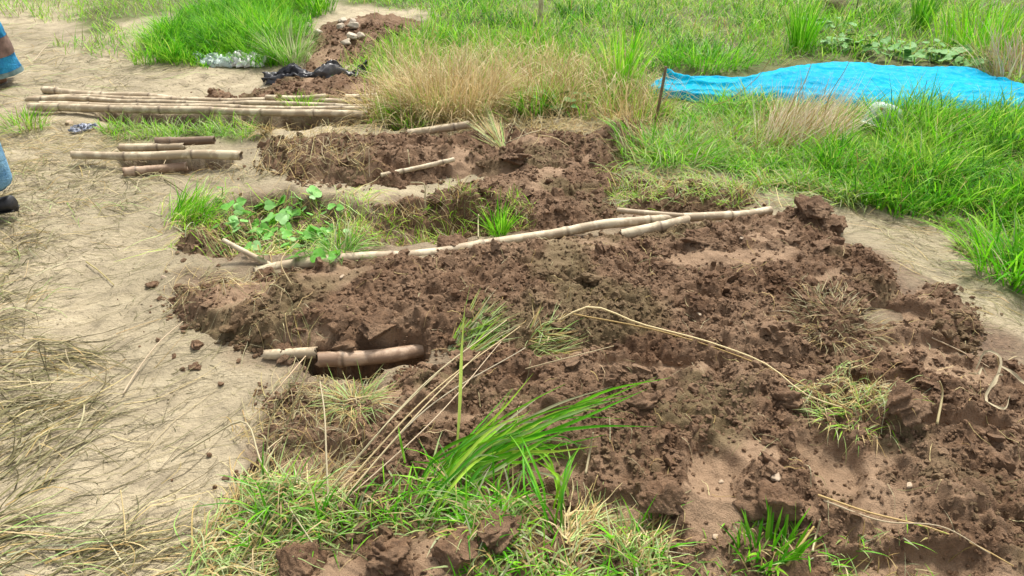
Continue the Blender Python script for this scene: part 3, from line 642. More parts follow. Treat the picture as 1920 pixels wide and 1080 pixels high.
mesh_obj('shell', vv, q, None, M_clearp, parent=tb)
ra = np.linspace(0, 2 * math.pi, 40); v, q = tube_arrays(np.column_stack([0.123 * 1.05 * np.cos(ra), 0.123 * .9 * np.sin(ra), 0 * ra + 0.006]), np.full(40, 0.006), 8)
mesh_obj('rim', v, q, None, M_whitep, parent=tb)
v, f = lump(2, 4, 0.3); mesh_obj('stain', v * (0.035, 0.012, 0.02) + (-0.035, -0.075, 0.115), tris=f, mat=simple('rusty_dirt', (0.2, 0.09, 0.03), (0.33, 0.17, 0.07), 30), parent=tb)

# ------------------------------------------------------------------ stones, pebbles, larger clods
def rock(name, label, cat, px, py, r, mat, group, seed, flat=0.75, sub=3, sink=0.25, elong=1.0):
    v, f = lump(sub, seed, 0.4, 0.9, 0, 3) if mat is not M_soil else lump(5 if r > 0.04 else 4, seed, 0.5, 1.1, 0.42, 3)
    if mat is M_soil: v = v * (1 + 0.10 * fbm(v[:, 0] * 5 + v[:, 2] * 3, v[:, 1] * 5 - v[:, 2] * 4, seed, 3))[:, None]
    a = rng.uniform(0, 6.28); v = v * (elong, 1, flat); v = np.column_stack([v[:, 0] * math.cos(a) - v[:, 1] * math.sin(a), v[:, 0] * math.sin(a) + v[:, 1] * math.cos(a), v[:, 2]]) * r
    p = hit(px, py); o = mesh_obj(name, v, tris=f, mat=mat); o.location = V(p + (0, 0, r * flat * (1 - 2 * sink)))
    return tag(o, label, cat, group)
SG = 'pale stones on the far soil mound'
for k, (px, py, r, lab) in enumerate((
    (648, 82, .05, 'rounded pale stone at the front of the far mound, left of a twin stone'), (660, 72, .055, 'large whitish stone at the front of the far mound, right of its twin'),
    (676, 72, .05, 'brownish stone right of the two whitish stones on the far mound'), (642, 43, .045, 'highest pale stone near the top of the far mound'),
    (665, 54, .065, 'broad tan stone in the middle of the far mound'), (640, 54, .05, 'tan stone left of the broad stone on the far mound'), (660, 44, .04, 'flat tan stone behind the broad stone on the far mound'),
    (564, 54, .05, 'white stone at the left foot of the far mound beside the grass'), (578, 52, .045, 'upright cream stone at the left foot of the far mound'), (597, 64, .05, 'low flat pale stone at the left front of the far mound'))):
    rock('stone', lab, 'stone', px, py, r * 0.75, M_stone, SG, 200 + k)
PBG = 'small pebbles'
for k, (px, py, r, lab) in enumerate((
    (1346, 1012, .012, 'cream oval pebble at the foot of the big mud block, bottom right'), (307, 521, .012, 'white pebble on the silt at the left tip of the front mound'),
    (63, 403, .012, 'round cream pebble in flattened straw by the shoe at the left'), (1390, 447, .011, 'pale pebble on the front mound right of the pole end'),
    (1352, 905, .008, 'small tan pebble in the big smooth footprint'), (1456, 896, .016, 'pale flat pebble on the ridge right of the big footprint'),
    (642, 520, .012, 'whitish chip on the soil below the left part of the long pole'), (1704, 911, .011, 'tan pebble in the reddish soil of the lower right'), (1310, 590, .011, 'tan pebble in the middle of the front mound'), (130, 232, .03, 'pale stone on the ground left of the blue grey scrap'))):
    rock('pebble', lab, 'pebble', px, py, r * 0.75, M_pebble, PBG, 300 + k, 0.6, 3, 0.3, 1.4)
CG = 'large clods of soil'
for k, (px, py, r, lab) in enumerate((
    (1205, 760, .034, 'dark blocky clod beside the long green blade tip'), (1310, 455, .05, 'large clod right of the thick pole end on the front mound'),
    (855, 463, .045, 'round clod sitting on the long bent pole'), (285, 537, .022, 'brown clod lying on the silt at the left end of the front mound'),
    (1520, 400, .06, 'dark clod at the top right corner of the front mound'), (1560, 420, .045, 'dark clod at the right shoulder of the front mound'),
    (935, 1003, .05, 'big clod between the green tuft and the bottom grass'), (860, 1052, .05, 'flat slab of soil at the bottom edge below the green tuft'),
    (720, 1050, .05, 'broad dark clod at the bottom edge left of the slab'), (560, 1068, .05, 'clod at the bottom edge beside the dry straw'),
    (1245, 945, .045, 'rounded clod at the left rim of the big footprint'), (1455, 960, .055, 'mossy mud block right of the big footprint'),
    (1440, 875, .03, 'crumbly clod on the ridge above the mossy mud block'), (650, 655, .035, 'clod resting on the left end of the reddish muddy pole'), (712, 622, .05, 'crumbly clod on the slope above the reddish muddy pole'),
    (540, 668, .035, 'clod leaning on the bleached pole piece'), (1480, 760, .04, 'clod under the right end of the upper straw stalk'),
    (960, 300, .06, 'large clod on the pale mud of the rear mound'), (1180, 240, .055, 'clod on the right peak of the rear mound'),
    (830, 375, .045, 'clod at the front of the middle mound'), (370, 650, .02, 'crumbly clod on the silt at left below the front mound'), (365, 690, .016, 'small dark clod on the silt below the crumbly clod'), (1690, 760, .05, 'clod above the reddish soil at the right'))):
    rock('soil_clod', lab, 'soil clod', px, py, r, M_soil, CG, 400 + k, 0.7, 3, 0.3, 1.25)
# ------------------------------------------------------------------ people at the left edge
M_skin = simple('brown_skin', (0.16, 0.08, 0.05), (0.22, 0.115, 0.07), 12, 0.5, 0.1, 0.002)
M_hair = simple('black_hair', (0.01, 0.009, 0.008), (0.02, 0.017, 0.014), 60, 0.45, 0.6, 0.004)
M_jean = simple('pale_denim', (0.07, 0.20, 0.36), (0.22, 0.42, 0.58), 22, 0.85, 1.0, 0.02)
M_seam = simple('dark_denim_seam', (0.02, 0.05, 0.12), (0.04, 0.09, 0.18), 30, 0.8)
M_lungi = simple('blue_cotton', (0.005, 0.12, 0.28), (0.015, 0.27, 0.50), 14, 0.8, 0.8, 0.03)
M_band = simple('brown_woven_band', (0.12, 0.075, 0.06), (0.22, 0.14, 0.11), 26, 0.8)
M_teal = simple('grey_teal_hem', (0.10, 0.17, 0.17), (0.2, 0.27, 0.26), 30, 0.8)
M_shirt = simple('white_shirt', (0.55, 0.55, 0.52), (0.66, 0.66, 0.63), 8, 0.8)
M_shirt2 = simple('grey_shirt', (0.16, 0.17, 0.19), (0.22, 0.23, 0.25), 8, 0.8)
M_shoe = simple('dark_shoe', (0.010, 0.010, 0.012), (0.028, 0.026, 0.026), 40, 0.5)
M_sandal = simple('grey_sandal', (0.26, 0.25, 0.23), (0.4, 0.39, 0.36), 40, 0.5)
def skinned(name, verts, edges, radii, mat, parent, root=0, sub=2):
    me = bpy.data.meshes.new(name); me.from_pydata([tuple(v) for v in verts], edges, []); me.materials.append(mat)
    o = bpy.data.objects.new(name, me); C.objects.link(o); o.parent = parent
    bpy.context.view_layer.objects.active = o
    m = o.modifiers.new('skin', 'SKIN'); m.use_smooth_shade = True
    if not me.skin_vertices: me.skin_vertices_add() if hasattr(me, 'skin_vertices_add') else None
    for k, r_ in enumerate(radii):
        r_ = (r_ if np.isscalar(r_) else np.array(r_)) * 1.25
        sv = me.skin_vertices[0].data[k]; sv.radius = (r_, r_) if np.isscalar(r_) else tuple(r_); sv.use_root = (k == root)
    s = o.modifiers.new('subdivision', 'SUBSURF'); s.levels = sub; s.render_levels = sub
    return o
def chain(V_, E_, R_, start, pts):
    prev = start
    for p, r_ in pts:
        V_.append(p); R_.append(r_); k = len(V_) - 1
        if prev is not None: E_.append((prev, k))
        prev = k
    return prev
def hand(V_, E_, R_, wrist, d, side, down):
    """palm and five unequal bent fingers after the wrist"""
    d = Vector(d).normalized(); s = Vector(side).normalized(); w_ = Vector(V_[wrist])
    palm = chain(V_, E_, R_, wrist, [(w_ + d * 0.045, (0.032, 0.018))])
    end = w_ + d * 0.085; bend = Vector(down)
    for k, L_ in enumerate((0.072, 0.08, 0.074, 0.058)):
        b0 = end + s * (0.03 - 0.02 * k)
        chain(V_, E_, R_, palm, [(b0, 0.0095), (b0 + d * L_ * 0.5 + bend * 0.012, 0.0085), (b0 + d * L_ * 0.9 + bend * 0.035, 0.0072)])
    b0 = w_ + d * 0.03 + s * 0.04
    chain(V_, E_, R_, palm, [(b0, 0.0105), (b0 + d * 0.03 + s * 0.018 + bend * 0.01, 0.0095), (b0 + d * 0.055 + s * 0.02 + bend * 0.022, 0.008)])
def person(loc, rz, label, legs, hipz, lean, trousers, shirt, mats):
    """legs: per side (hip, knee, ankle, toe) in a frame where +X is forward"""
    t = empty('person', loc, label, 'person', rz=rz)
    Vv, E, Rr = [], [], []
    hip = Vector((0, 0, hipz)); chest = Vector((lean, 0, hipz + 0.38)); neck = Vector((lean * 1.25, 0, hipz + 0.52)); head = Vector((lean * 1.3 + 0.02, 0, hipz + 0.66))
    Vv.append(hip); Rr.append((0.13, 0.105))
    c1 = chain(Vv, E, Rr, 0, [(hip.lerp(chest, 0.5), (0.125, 0.10)), (chest, (0.15, 0.105))])
    n1 = chain(Vv, E, Rr, c1, [(neck, 0.052), (neck.lerp(head, 0.45), 0.05), (head - Vector((0, 0, 0.03)), (0.07, 0.082)), (head + Vector((0, 0, 0.05)), (0.076, 0.09)), (head + Vector((-0.005, 0, 0.105)), 0.05)])
    arms = []
    for s in (-1, 1):
        sh = chest + Vector((0, s * 0.17, 0.06)); el = sh + Vector((-0.05 * s, s * 0.05, -0.28)); wr = el + Vector((0.10, -s * 0.01, -0.23))
        e = chain(Vv, E, Rr, c1, [(sh, 0.055), (el, 0.04), (wr, 0.028)]); arms.append((sh, el, wr))
        hand(Vv, E, Rr, e, (wr - el), (0.6, -s * 0.3, 0.1), (0.3, -s * 0.6, 0))
    for s, (kn, an) in zip((-1, 1), legs):
        chain(Vv, E, Rr, 0, [(hip + Vector((0, s * 0.09, -0.05)), 0.085), (kn, 0.055), (kn.lerp(an, 0.35) + Vector((-0.015, 0, 0)), 0.052), (an, 0.036)])
    body = skinned('body', Vv, E, Rr, mats['skin'], t)
    # face and hair
    v, f = lump(3, 8, 0.06); keep = v.copy()
    hv = v * (0.105, 0.088, 0.085) + (head + Vector((-0.018, 0, 0.07)))[:]; mesh_obj('hair', hv, tris=f, mat=M_hair, parent=t)
    for nm, off, s_ in (('nose', (0.086, 0, -0.005), (0.018, 0.014, 0.024)), ('mouth', (0.074, 0, -0.052), (0.01, 0.026, 0.008))):
        mesh_obj(nm, v * s_ + (head + Vector(off))[:], tris=f, mat=mats['skin'], parent=t)
    for s in (-1, 1):
        mesh_obj('eye', v * (0.008, 0.014, 0.007) + (head + Vector((0.078, s * 0.032, 0.018)))[:], tris=f, mat=M_hair, parent=t)
        mesh_obj('ear', v * (0.02, 0.009, 0.032) + (head + Vector((0.0, s * 0.086, 0.0)))[:], tris=f, mat=mats['skin'], parent=t)
    Vv, E, Rr = [hip + Vector((0, 0, 0.0))], [], [(0.145, 0.12)]
    c1 = chain(Vv, E, Rr, 0, [(hip.lerp(chest, 0.5), (0.14, 0.115)), (chest, (0.165, 0.12)), (neck - Vector((0, 0, 0.04)), 0.075)])
    for sh, el, wr in arms: chain(Vv, E, Rr, 2, [(sh, 0.07), (sh.lerp(el, 0.8), 0.058)])
    skinned('shirt', Vv, E, Rr, shirt, t)
    if trousers is not None:
        Vv, E, Rr = [hip + Vector((0, 0, 0.03))], [], [(0.14, 0.118)]
        for s, (kn, an) in zip((-1, 1), legs):
            d = (an - kn); chain(Vv, E, Rr, 0, [(hip + Vector((0, s * 0.09, -0.07)), 0.098), (kn, 0.078), (kn + d * 0.4, 0.072), (kn + d * 0.8, 0.066), (kn + d * 0.97, 0.064)])
        skinned('jeans', Vv, E, Rr, trousers, t)
    return t
def shoe(parent, heel, toe, mat, solem, wd=0.045, h=0.075, name='shoe'):
    heel, toe = Vector(heel), Vector(toe); d = (toe - heel); L_ = d.length; x_ = d.normalized(); s_ = x_.cross(Vector((0, 0, 1))).normalized(); u_ = s_.cross(x_)
    st = [(0.0, 0.6, 0.85), (0.04, 0.78, 1.0), (0.2, 0.85, 0.95), (0.4, 0.85, 0.75), (0.65, 1.05, 0.55), (0.85, 0.95, 0.42), (0.96, 0.65, 0.34), (1.0, 0.3, 0.25)]
    rows = []
    for tt, ww, hh in st:
        c_ = heel + x_ * (L_ * tt)
        rows.append([(c_ + s_ * (wd * ww * math.cos(a_)) + u_ * (h * hh * (0.5 + 0.5 * math.sin(a_)) ** (0.8))) for a_ in np.linspace(-math.pi / 2, 1.5 * math.pi, 16, endpoint=False)])
    v = np.array([[p[:] for p in r_] for r_ in rows]); m = len(rows); i = np.arange(m * 16).reshape(m, 16); nx = np.roll(i, -1, 1)
    q = np.stack([i[:-1], nx[:-1], nx[1:], i[1:]], -1).reshape(-1, 4); caps = []
    vv = np.concatenate([v.reshape(-1, 3), v[0].mean(0)[None], v[-1].mean(0)[None]])
    tr = np.concatenate([np.stack([np.full(16, m * 16), np.roll(i[0], -1), i[0]], -1), np.stack([np.full(16, m * 16 + 1), i[-1], np.roll(i[-1], -1)], -1)])
    o = mesh_obj(name, vv, q, tr, mat, parent=parent)
    sl = v.copy(); base = np.array([[(heel + x_ * (L_ * tt))[:]] for tt, _, _ in st]); sl = base + (sl - base) * 1.06; zz = np.einsum('ijk,k->ij', sl - base, np.array(u_[:])); sl = sl - zz[..., None] * np.array(u_[:]) + np.clip(zz, 0, 0.016)[..., None] * np.array(u_[:]) - 0.006 * np.array(u_[:])
    vv = np.concatenate([sl.reshape(-1, 3), sl[0].mean(0)[None], sl[-1].mean(0)[None]]); mesh_obj('sole', vv, q, tr, solem, parent=o)
    return o
# walker in jeans: steps towards the left, only the back of the trailing leg is in the picture
F = hit(6, 398); g1 = float(F[2]); HL = at(26, 396, g1 + 0.05)
J = person((HL[0] - 0.265, HL[1] - 0.07, g1), R(183), 'person in pale blue jeans and dark shoes walking out of the left edge',
    [(Vector((-0.20, -0.09, 0.47)), Vector((-0.21, -0.085, 0.125))), (Vector((0.22, 0.09, 0.50)), Vector((0.32, 0.09, 0.09)))], 0.90, 0.03, M_jean, M_shirt, dict(skin=M_skin))
shoe(J, (-0.265, -0.085, 0.04), (-0.03, -0.10, 0.006), M_shoe, M_shoe, 0.047, 0.07); shoe(J, (0.24, 0.09, 0.01), (0.50, 0.10, 0.01), M_shoe, M_shoe, 0.047, 0.085)
for z0, rr, cx in ((0.205, 0.068, -0.165), (0.165, 0.067, -0.182)):
    a_ = np.linspace(0, 2 * math.pi, 30); v, q = tube_arrays(np.column_stack([cx + rr * np.cos(a_), -0.085 + rr * np.sin(a_), z0 + 0.02 * np.cos(a_)]), np.full(30, 0.0045), 6); mesh_obj('cuff_seam', v, q, None, M_seam, parent=J)
v, q = tube_arrays(spline([(-0.16, -0.163, 0.42), (-0.185, -0.157, 0.30), (-0.20, -0.151, 0.17)], 20), np.full(20, 0.004), 6); mesh_obj('side_seam', v, q, None, M_seam, parent=J)
# standing figure in a blue wrap
F = hit(-33, 166); g2 = float(F[2])
K = person((F[0], F[1] + 0.04, g2), R(250), 'person in a bright blue wrap with a brown band standing at the upper left edge',
    [(Vector((0.0, -0.09, 0.47)), Vector((-0.01, -0.10, 0.08))), (Vector((0.02, 0.09, 0.47)), Vector((0.0, 0.11, 0.08)))], 0.90, 0.02, None, M_shirt2, dict(skin=M_skin))
def skirt(name, z0, z1, r0, r1, mat, parent, n=60, m=14, off=0.0):
    a_ = np.linspace(0, 2 * math.pi, n, endpoint=False)[None]; tt = np.linspace(0, 1, m)[:, None]; z = z0 + (z1 - z0) * tt; rr = r0 + (r1 - r0) * tt + off
    rr = rr + (0.012 + 0.010 * (1 - z / 0.95)) * np.sin(a_ * 7 + 2 * np.sin(a_ * 2) + z * 3) + 0.012 * noise(a_ * 2 + 0 * z, z * 9 + 0 * a_, 4)
    v = np.stack([rr * np.cos(a_) * 0.86, rr * np.sin(a_) * 1.05, z + 0 * a_ + 0.008 * np.sin(a_ * 3)], -1); i = np.arange(m * n).reshape(m, n); nx = np.roll(i, -1, 1)
    return mesh_obj(name, v.reshape(-1, 3), np.stack([i[:-1], nx[:-1], nx[1:], i[1:]], -1).reshape(-1, 4), None, mat, parent=parent)
rad = lambda z: 0.235 - 0.07 * (z / 0.98)
sk = skirt('wrap_skirt', 0.10, 1.0, rad(0.10), rad(1.0), M_lungi, K, m=40)
skirt('brown_band', 0.205, 0.315, rad(0.205), rad(0.315), M_band, K, off=0.004); skirt('hem', 0.085, 0.115, rad(0.085), rad(0.115), M_teal, K, off=0.003, m=4)
for s in (-1, 1):
    fo = shoe(K, (-0.06, s * 0.105, 0.016), (0.19, s * 0.125, 0.016), M_skin, M_sandal, 0.042, 0.07, 'foot')
    v, q = tube_arrays(spline([(0.05, s * 0.11 - 0.045, 0.02), (0.06, s * 0.112, 0.062), (0.05, s * 0.116 + 0.045, 0.02)], 12), np.full(12, 0.010), 8); mesh_obj('sandal_strap', v, q, None, M_sandal, parent=fo)

# ------------------------------------------------------------------ grass, by stretch
turf('meadow_grass', 'green and yellowish meadow grass across the far right of the field',
     [(690, 112), (780, 60), (830, 30), (650, 8), (600, -110), (2500, -130), (2600, 200), (1900, 215), (1880, 165), (1840, 120), (1640, 110), (1450, 128), (1260, 130), (1215, 165), (1060, 170), (900, 120)],
     60000, (0.06, 0.19), (0.004, 0.0085), [(GREEN, 1), (YGREEN, 5), (PALE, 2), (VIVID, 2), (DRY, 0.4)], pals2=[(VIVID, 5), (GREEN, 2), (DEEP, 3), (YGREEN, 2)], clump=0.6, freq=4, seed=2, lean=(0, 0.9), curve=(0.3, 1.7), lvar=0.8)
turf('lush_grass', 'lush bright green grass filling the right edge in front of the tarpaulin',
     [(1600, 262), (1660, 236), (1900, 226), (2300, 225), (2400, 560), (1880, 545), (1860, 460), (1790, 400), (1640, 385), (1540, 330)],
     17000, (0.10, 0.26), (0.0035, 0.007), [(VIVID, 4), (GREEN, 2), (DEEP, 2.5), (YGREEN, 2), (DRY, 0.4)], pals2=[(VIVID, 3), (YGREEN, 4), (PALE, 1)], clump=0.45, freq=5, lvar=0.7, seed=7, lean=(0, 0.6), curve=(0.4, 1.7))
turf('pale_grass', 'pale trampled green grass between the rear mound and the lush grass',
     [(1195, 285), (1225, 235), (1330, 190), (1500, 205), (1640, 225), (1640, 385), (1560, 378), (1440, 350), (1330, 315), (1250, 310)],
     13000, (0.06, 0.18), (0.003, 0.006), [(PALE, 4), (YGREEN, 3), (VIVID, 1), (DRY, 2)], pals2=[(VIVID, 4), (PALE, 2), (YGREEN, 2)], clump=0.5, freq=5, seed=9, lean=(0.2, 1.1), curve=(0.5, 1.6))
turf('bright_grass', 'soft bright green grass patch at the upper left behind the white bag',
     [(270, 92), (330, 50), (420, 25), (560, 10), (575, 45), (550, 80), (545, 122), (500, 128), (400, 122), (310, 118)],
     11000, (0.12, 0.28), (0.0035, 0.007), [(VIVID, 5), (GREEN, 2), (DEEP, 2)], pals2=[(VIVID, 5), (YGREEN, 3)], clump=0.4, freq=5, lvar=0.7, seed=12, lean=(0, 0.6), curve=(0.5, 1.6))
turf('thin_grass', 'thin yellowish green grass at the far upper left', [(120, 92), (180, 55), (300, 30), (560, 5), (560, -90), (-300, -90), (-200, 25), (100, 40), (300, 60), (270, 115), (150, 110)],
     9000, (0.06, 0.17), (0.004, 0.007), [(YGREEN, 3), (PALE, 2), (VIVID, 2), (OLIVE, 2)], clump=0.5, freq=2.5, seed=15, lean=(0.1, 0.9))
turf('mixed_grass', 'mixed green and straw coloured grass around the foot of the dry clump',
     [(640, 120), (760, 60), (1000, 70), (1220, 150), (1225, 240), (1180, 225), (1000, 215), (880, 225), (700, 240), (690, 180)],
     9000, (0.06, 0.20), (0.003, 0.006), [(YGREEN, 4), (DRY, 1.5), (VIVID, 2), (GREEN, 1)], clump=0.35, seed=17, lean=(0.0, 0.9))
turf('trench_grass', 'low green grass growing between the pole bundle and the single pole',
     [(195, 240), (260, 226), (380, 222), (490, 236), (480, 256), (360, 262), (215, 262)], 1500, (0.05, 0.15), (0.003, 0.006), [(PALE, 4), (VIVID, 1.5), (YGREEN, 2)], clump=0.5, freq=5, seed=18, lean=(0.1, 1.0), curve=(0.4, 1.4), soil=True)
turf('hollow_grass', 'thin green and yellow grass in the hollow behind the long pole',
     [(600, 400), (680, 392), (850, 405), (1000, 400), (1000, 430), (860, 455), (690, 475), (640, 480)], 900, (0.04, 0.11), (0.0025, 0.0045), [(YGREEN, 3), (DRY, 2.5), (OLIVE, 2)], clump=0.55, freq=6, seed=19, lean=(0.1, 1.1), soil=True)
turf('patch_grass', 'thin trampled grass on the dark soil right of the middle mound',
     [(1140, 330), (1300, 325), (1430, 345), (1440, 385), (1290, 392), (1150, 390)], 900, (0.04, 0.13), (0.003, 0.005), [(YGREEN, 3), (PALE, 2), (DRY, 2)], clump=0.4, freq=5, seed=20, lean=(0.2, 1.2), soil=True)
turf('verge_grass', 'thin dry and green grass along the right strip of bare silt', [(1740, 400), (1800, 405), (1880, 470), (1870, 500), (1820, 480), (1760, 440)], 900, (0.05, 0.14), (0.003, 0.005), [(YGREEN, 2), (OLIVE, 3), (VIVID, 1)], clump=0.4, seed=22, lean=(0.4, 1.3), soil=True)
turf('front_grass', 'short fresh green grass at the bottom edge around the big green tuft',
     [(470, 990), (560, 950), (680, 930), (820, 920), (950, 960), (980, 1000), (900, 1015), (700, 1025), (520, 1035)], 850, (0.05, 0.15), (0.003, 0.006), [(VIVID, 3), (PALE, 4), (GREEN, 1.5), (DRY, 1.5), (DEEP, 1)], clump=0.3, seed=24, lean=(0.1, 1.1), curve=(0.5, 1.6), soil=True)
turf('edge_grass', 'green and dry grass along the bottom edge, right of centre',
     [(880, 1040), (980, 985), (1080, 1010), (1230, 1030), (1260, 1100), (1240, 1200), (860, 1200)], 900, (0.04, 0.12), (0.003, 0.0055), [(VIVID, 3), (PALE, 3), (DRY, 2.5)], clump=0.3, seed=25, lean=(0.1, 1.1), soil=True)
turf('corner_grass', 'scattered grass shoots along the right half of the bottom edge',
     [(1240, 1020), (1500, 1010), (1560, 1050), (1800, 1120), (1260, 1150)], 260, (0.025, 0.06), (0.0025, 0.0045), [(VIVID, 2), (PALE, 2), (DRY, 3)], clump=0.6, freq=6, seed=26, lean=(0.2, 1.2), soil=True)

# ------------------------------------------------------------------ tufts one can point to
def tuft(name, label, cat, px, py, n, rad_, L, W, pals, lean=(0.05, 0.7), curve=(0.3, 1.2), az=None, azs=0.5, mat=None, group=None, S=5, ell=1.0, base=None):
    c = hit(px, py) if base is None else base; a = U(0, 2 * math.pi, n); q = rad_ * np.sqrt(rng.random(n)); x = c[0] + q * np.cos(a) * ell; y = c[1] + q * np.sin(a)
    P = np.column_stack([x, y, H(x, y) - 0.006]); az_ = a + rng.normal(0, 0.6, n) if az is None else rng.normal(az, azs, n)
    o = grass_obj(name, P, az_, U(*lean, n), U(*L, n), U(*W, n), U(*curve, n), pick_cols(pals, n), mat, S, origin=c)
    return tag(o, label, cat, group)
SGp = 'clumps of dry straw'
DRYP = np.array([(0.62, 0.50, 0.27), (0.52, 0.40, 0.19), (0.68, 0.57, 0.34), (0.46, 0.35, 0.16)])
tuft('straw_clump', 'dry straw sagging forward over the soil from the tallest clump', 'straw clump', 850, 222, 420, 0.30, (0.14, 0.30), (0.003, 0.005), [(DRYP, 6), (OLIVE, 1)], (0.4, 1.1), (0.4, 1.5), az=R(268), azs=0.8, mat=M_straw, group=SGp, ell=1.6)
tuft('straw_clump', 'tall clump of dry tan straw in the middle behind the rear mound', 'straw clump', 845, 203, 1500, 0.27, (0.20, 0.46), (0.003, 0.0055), [(DRYP, 8), (YGREEN, 0.3)], (0.0, 0.8), (-0.2, 1.9), mat=M_straw, ell=1.25, group=SGp)
tuft('straw_clump', 'dry straw clump right of the tallest one, thin and ragged', 'straw clump', 1010, 195, 520, 0.28, (0.16, 0.40), (0.003, 0.005), [(DRY, 8), (YGREEN, 1)], (0.1, 0.8), (0.2, 1.2), mat=M_straw, group=SGp)
tuft('straw_clump', 'low dry straw clump hanging over the right ends of the pole bundle', 'straw clump', 715, 215, 360, 0.17, (0.16, 0.34), (0.003, 0.005), [(DRY, 7), (YGREEN, 1)], (0.2, 1.0), (0.5, 1.6), mat=M_straw, group=SGp)
tuft('straw_clump', 'pale dry straw sheaf leaning right in front of the blue tarpaulin', 'straw clump', 1485, 280, 520, 0.15, (0.22, 0.46), (0.003, 0.005), [(DRY, 5), (np.array([(0.70, 0.60, 0.42), (0.64, 0.54, 0.37)]), 8)], (0.35, 1.05), (-0.2, 0.6), az=0.6, azs=0.5, mat=M_straw, group=SGp, ell=1.4)
tuft('straw_clump', 'dry brown straw clump at the upper right edge behind the tarpaulin', 'straw clump', 1905, 150, 320, 0.22, (0.25, 0.5), (0.004, 0.006), [(DRY, 5), (np.array([(0.42, 0.33, 0.26), (0.5, 0.42, 0.33)]), 4)], (0.0, 0.8), (0.2, 1.0), mat=M_straw, group=SGp)
tuft('straw_clump', 'dry straw standing around the thin dark stake', 'straw clump', 1190, 225, 260, 0.22, (0.12, 0.3), (0.003, 0.005), [(DRY, 6), (YGREEN, 2)], (0.0, 0.7), (0.1, 1.0), mat=M_straw, group=SGp)
tuft('straw_clump', 'uprooted dry straw fan lying on the rear mound with stems spread backwards', 'straw clump', 945, 278, 80, 0.02, (0.22, 0.36), (0.003, 0.0045), [(DRY, 4), (PALE, 2)], (1.0, 1.4), (-0.1, 0.25), az=R(118), azs=0.28, mat=M_straw, group=SGp)
tuft('straw_clump', 'dry straw fan on the left end of the rear mound, drooping towards the viewer', 'straw clump', 500, 250, 90, 0.03, (0.14, 0.28), (0.003, 0.0045), [(DRY, 5), (OLIVE, 2)], (0.5, 1.1), (0.4, 1.0), az=R(265), azs=0.6, mat=M_straw, group=SGp)
GG = 'green grass tufts'
for px, py, lab in ((1080, 30, 'dark green weed clump at the top edge right of the pale stake'), (1225, 55, 'dark green weed clump in the meadow left of the upright tuft'), (1430, 45, 'dark green weed clump at the top, above the left part of the tarpaulin'), (1640, 30, 'dark green weed clump at the top right of the dark burrow'), (960, 45, 'dark green weed clump left of the pale stake'), (1755, 330, 'dark green weed clump deep in the lush grass at right'), (1290, 95, 'dark green weed clump just left of the rounded tuft')):
    tuft('grass_tuft', lab, 'grass tuft', px, py, 170, 0.13, (0.07, 0.18), (0.006, 0.011), [(DEEP, 5), (GREEN, 1)], (0.1, 1.0), (0.3, 1.5), group=GG, ell=1.5)
tuft('grass_tuft', 'dark green rounded grass tuft left of the far end of the tarpaulin', 'grass tuft', 1330, 122, 420, 0.22, (0.14, 0.26), (0.005, 0.008), [(GREEN, 4), (VIVID, 2)], (0.1, 0.9), (0.5, 1.5), group=GG, ell=1.5)
tuft('grass_tuft', 'upright green tuft behind the middle of the tarpaulin', 'grass tuft', 1500, 92, 160, 0.09, (0.25, 0.45), (0.005, 0.008), [(GREEN, 4), (VIVID, 3)], (0, 0.35), (0.1, 0.8), group=GG)
tuft('grass_tuft', 'dark green upright tuft in the far meadow above the tarpaulin', 'grass tuft', 1722, 55, 110, 0.07, (0.25, 0.4), (0.006, 0.009), [(GREEN, 5)], (0, 0.3), (0.1, 0.6), group=GG)
tuft('grass_tuft', 'tall bright tuft of broad blades between the straw clumps and the tarpaulin', 'grass tuft', 1165, 165, 90, 0.10, (0.3, 0.55), (0.006, 0.010), [(VIVID, 3), (YGREEN, 3)], (0, 0.45), (0.1, 0.7), group=GG)
tuft('grass_tuft', 'tall vivid green tuft at the top right corner behind the tarpaulin', 'grass tuft', 1850, 100, 260, 0.25, (0.28, 0.5), (0.006, 0.010), [(VIVID, 4), (YGREEN, 2)], (0, 0.5), (0.2, 0.9), group=GG, ell=1.6)
tuft('grass_tuft', 'dark green tuft at the top edge left of the far mound', 'grass tuft', 595, 22, 200, 0.15, (0.2, 0.34), (0.006, 0.009), [(GREEN, 4), (VIVID, 2)], (0, 0.5), (0.2, 1.0), group=GG)
tuft('grass_tuft', 'pale frosted grass tuft at the right side of the bright grass patch', 'grass tuft', 545, 115, 220, 0.12, (0.2, 0.38), (0.004, 0.007), [(PALE, 5), (VIVID, 1)], (0.1, 0.7), (0.2, 1.0), group=GG)
tuft('grass_tuft', 'green tuft at the foot of the tall straw clump, right side', 'grass tuft', 1000, 215, 130, 0.08, (0.12, 0.24), (0.004, 0.007), [(GREEN, 3), (VIVID, 3)], (0.0, 0.7), (0.2, 1.0), group=GG)
tuft('grass_tuft', 'green tuft spilling over the soil edge left of the tall straw clump', 'grass tuft', 770, 225, 200, 0.10, (0.12, 0.26), (0.004, 0.006), [(VIVID, 3), (YGREEN, 2)], (0.1, 0.9), (0.4, 1.4), group=GG)
tuft('grass_tuft', 'green tuft on the right edge of the rear mound in front of the stake', 'grass tuft', 1250, 300, 420, 0.17, (0.12, 0.26), (0.004, 0.006), [(VIVID, 4), (PALE, 3)], (0.1, 0.9), (0.4, 1.4), group=GG, ell=1.5)
tuft('grass_tuft', 'small green tuft poking out of the middle of the hollow behind the long pole', 'grass tuft', 935, 440, 70, 0.04, (0.09, 0.2), (0.004, 0.006), [(VIVID, 3), (GREEN, 2)], (0, 0.6), (0.1, 0.9), group=GG)
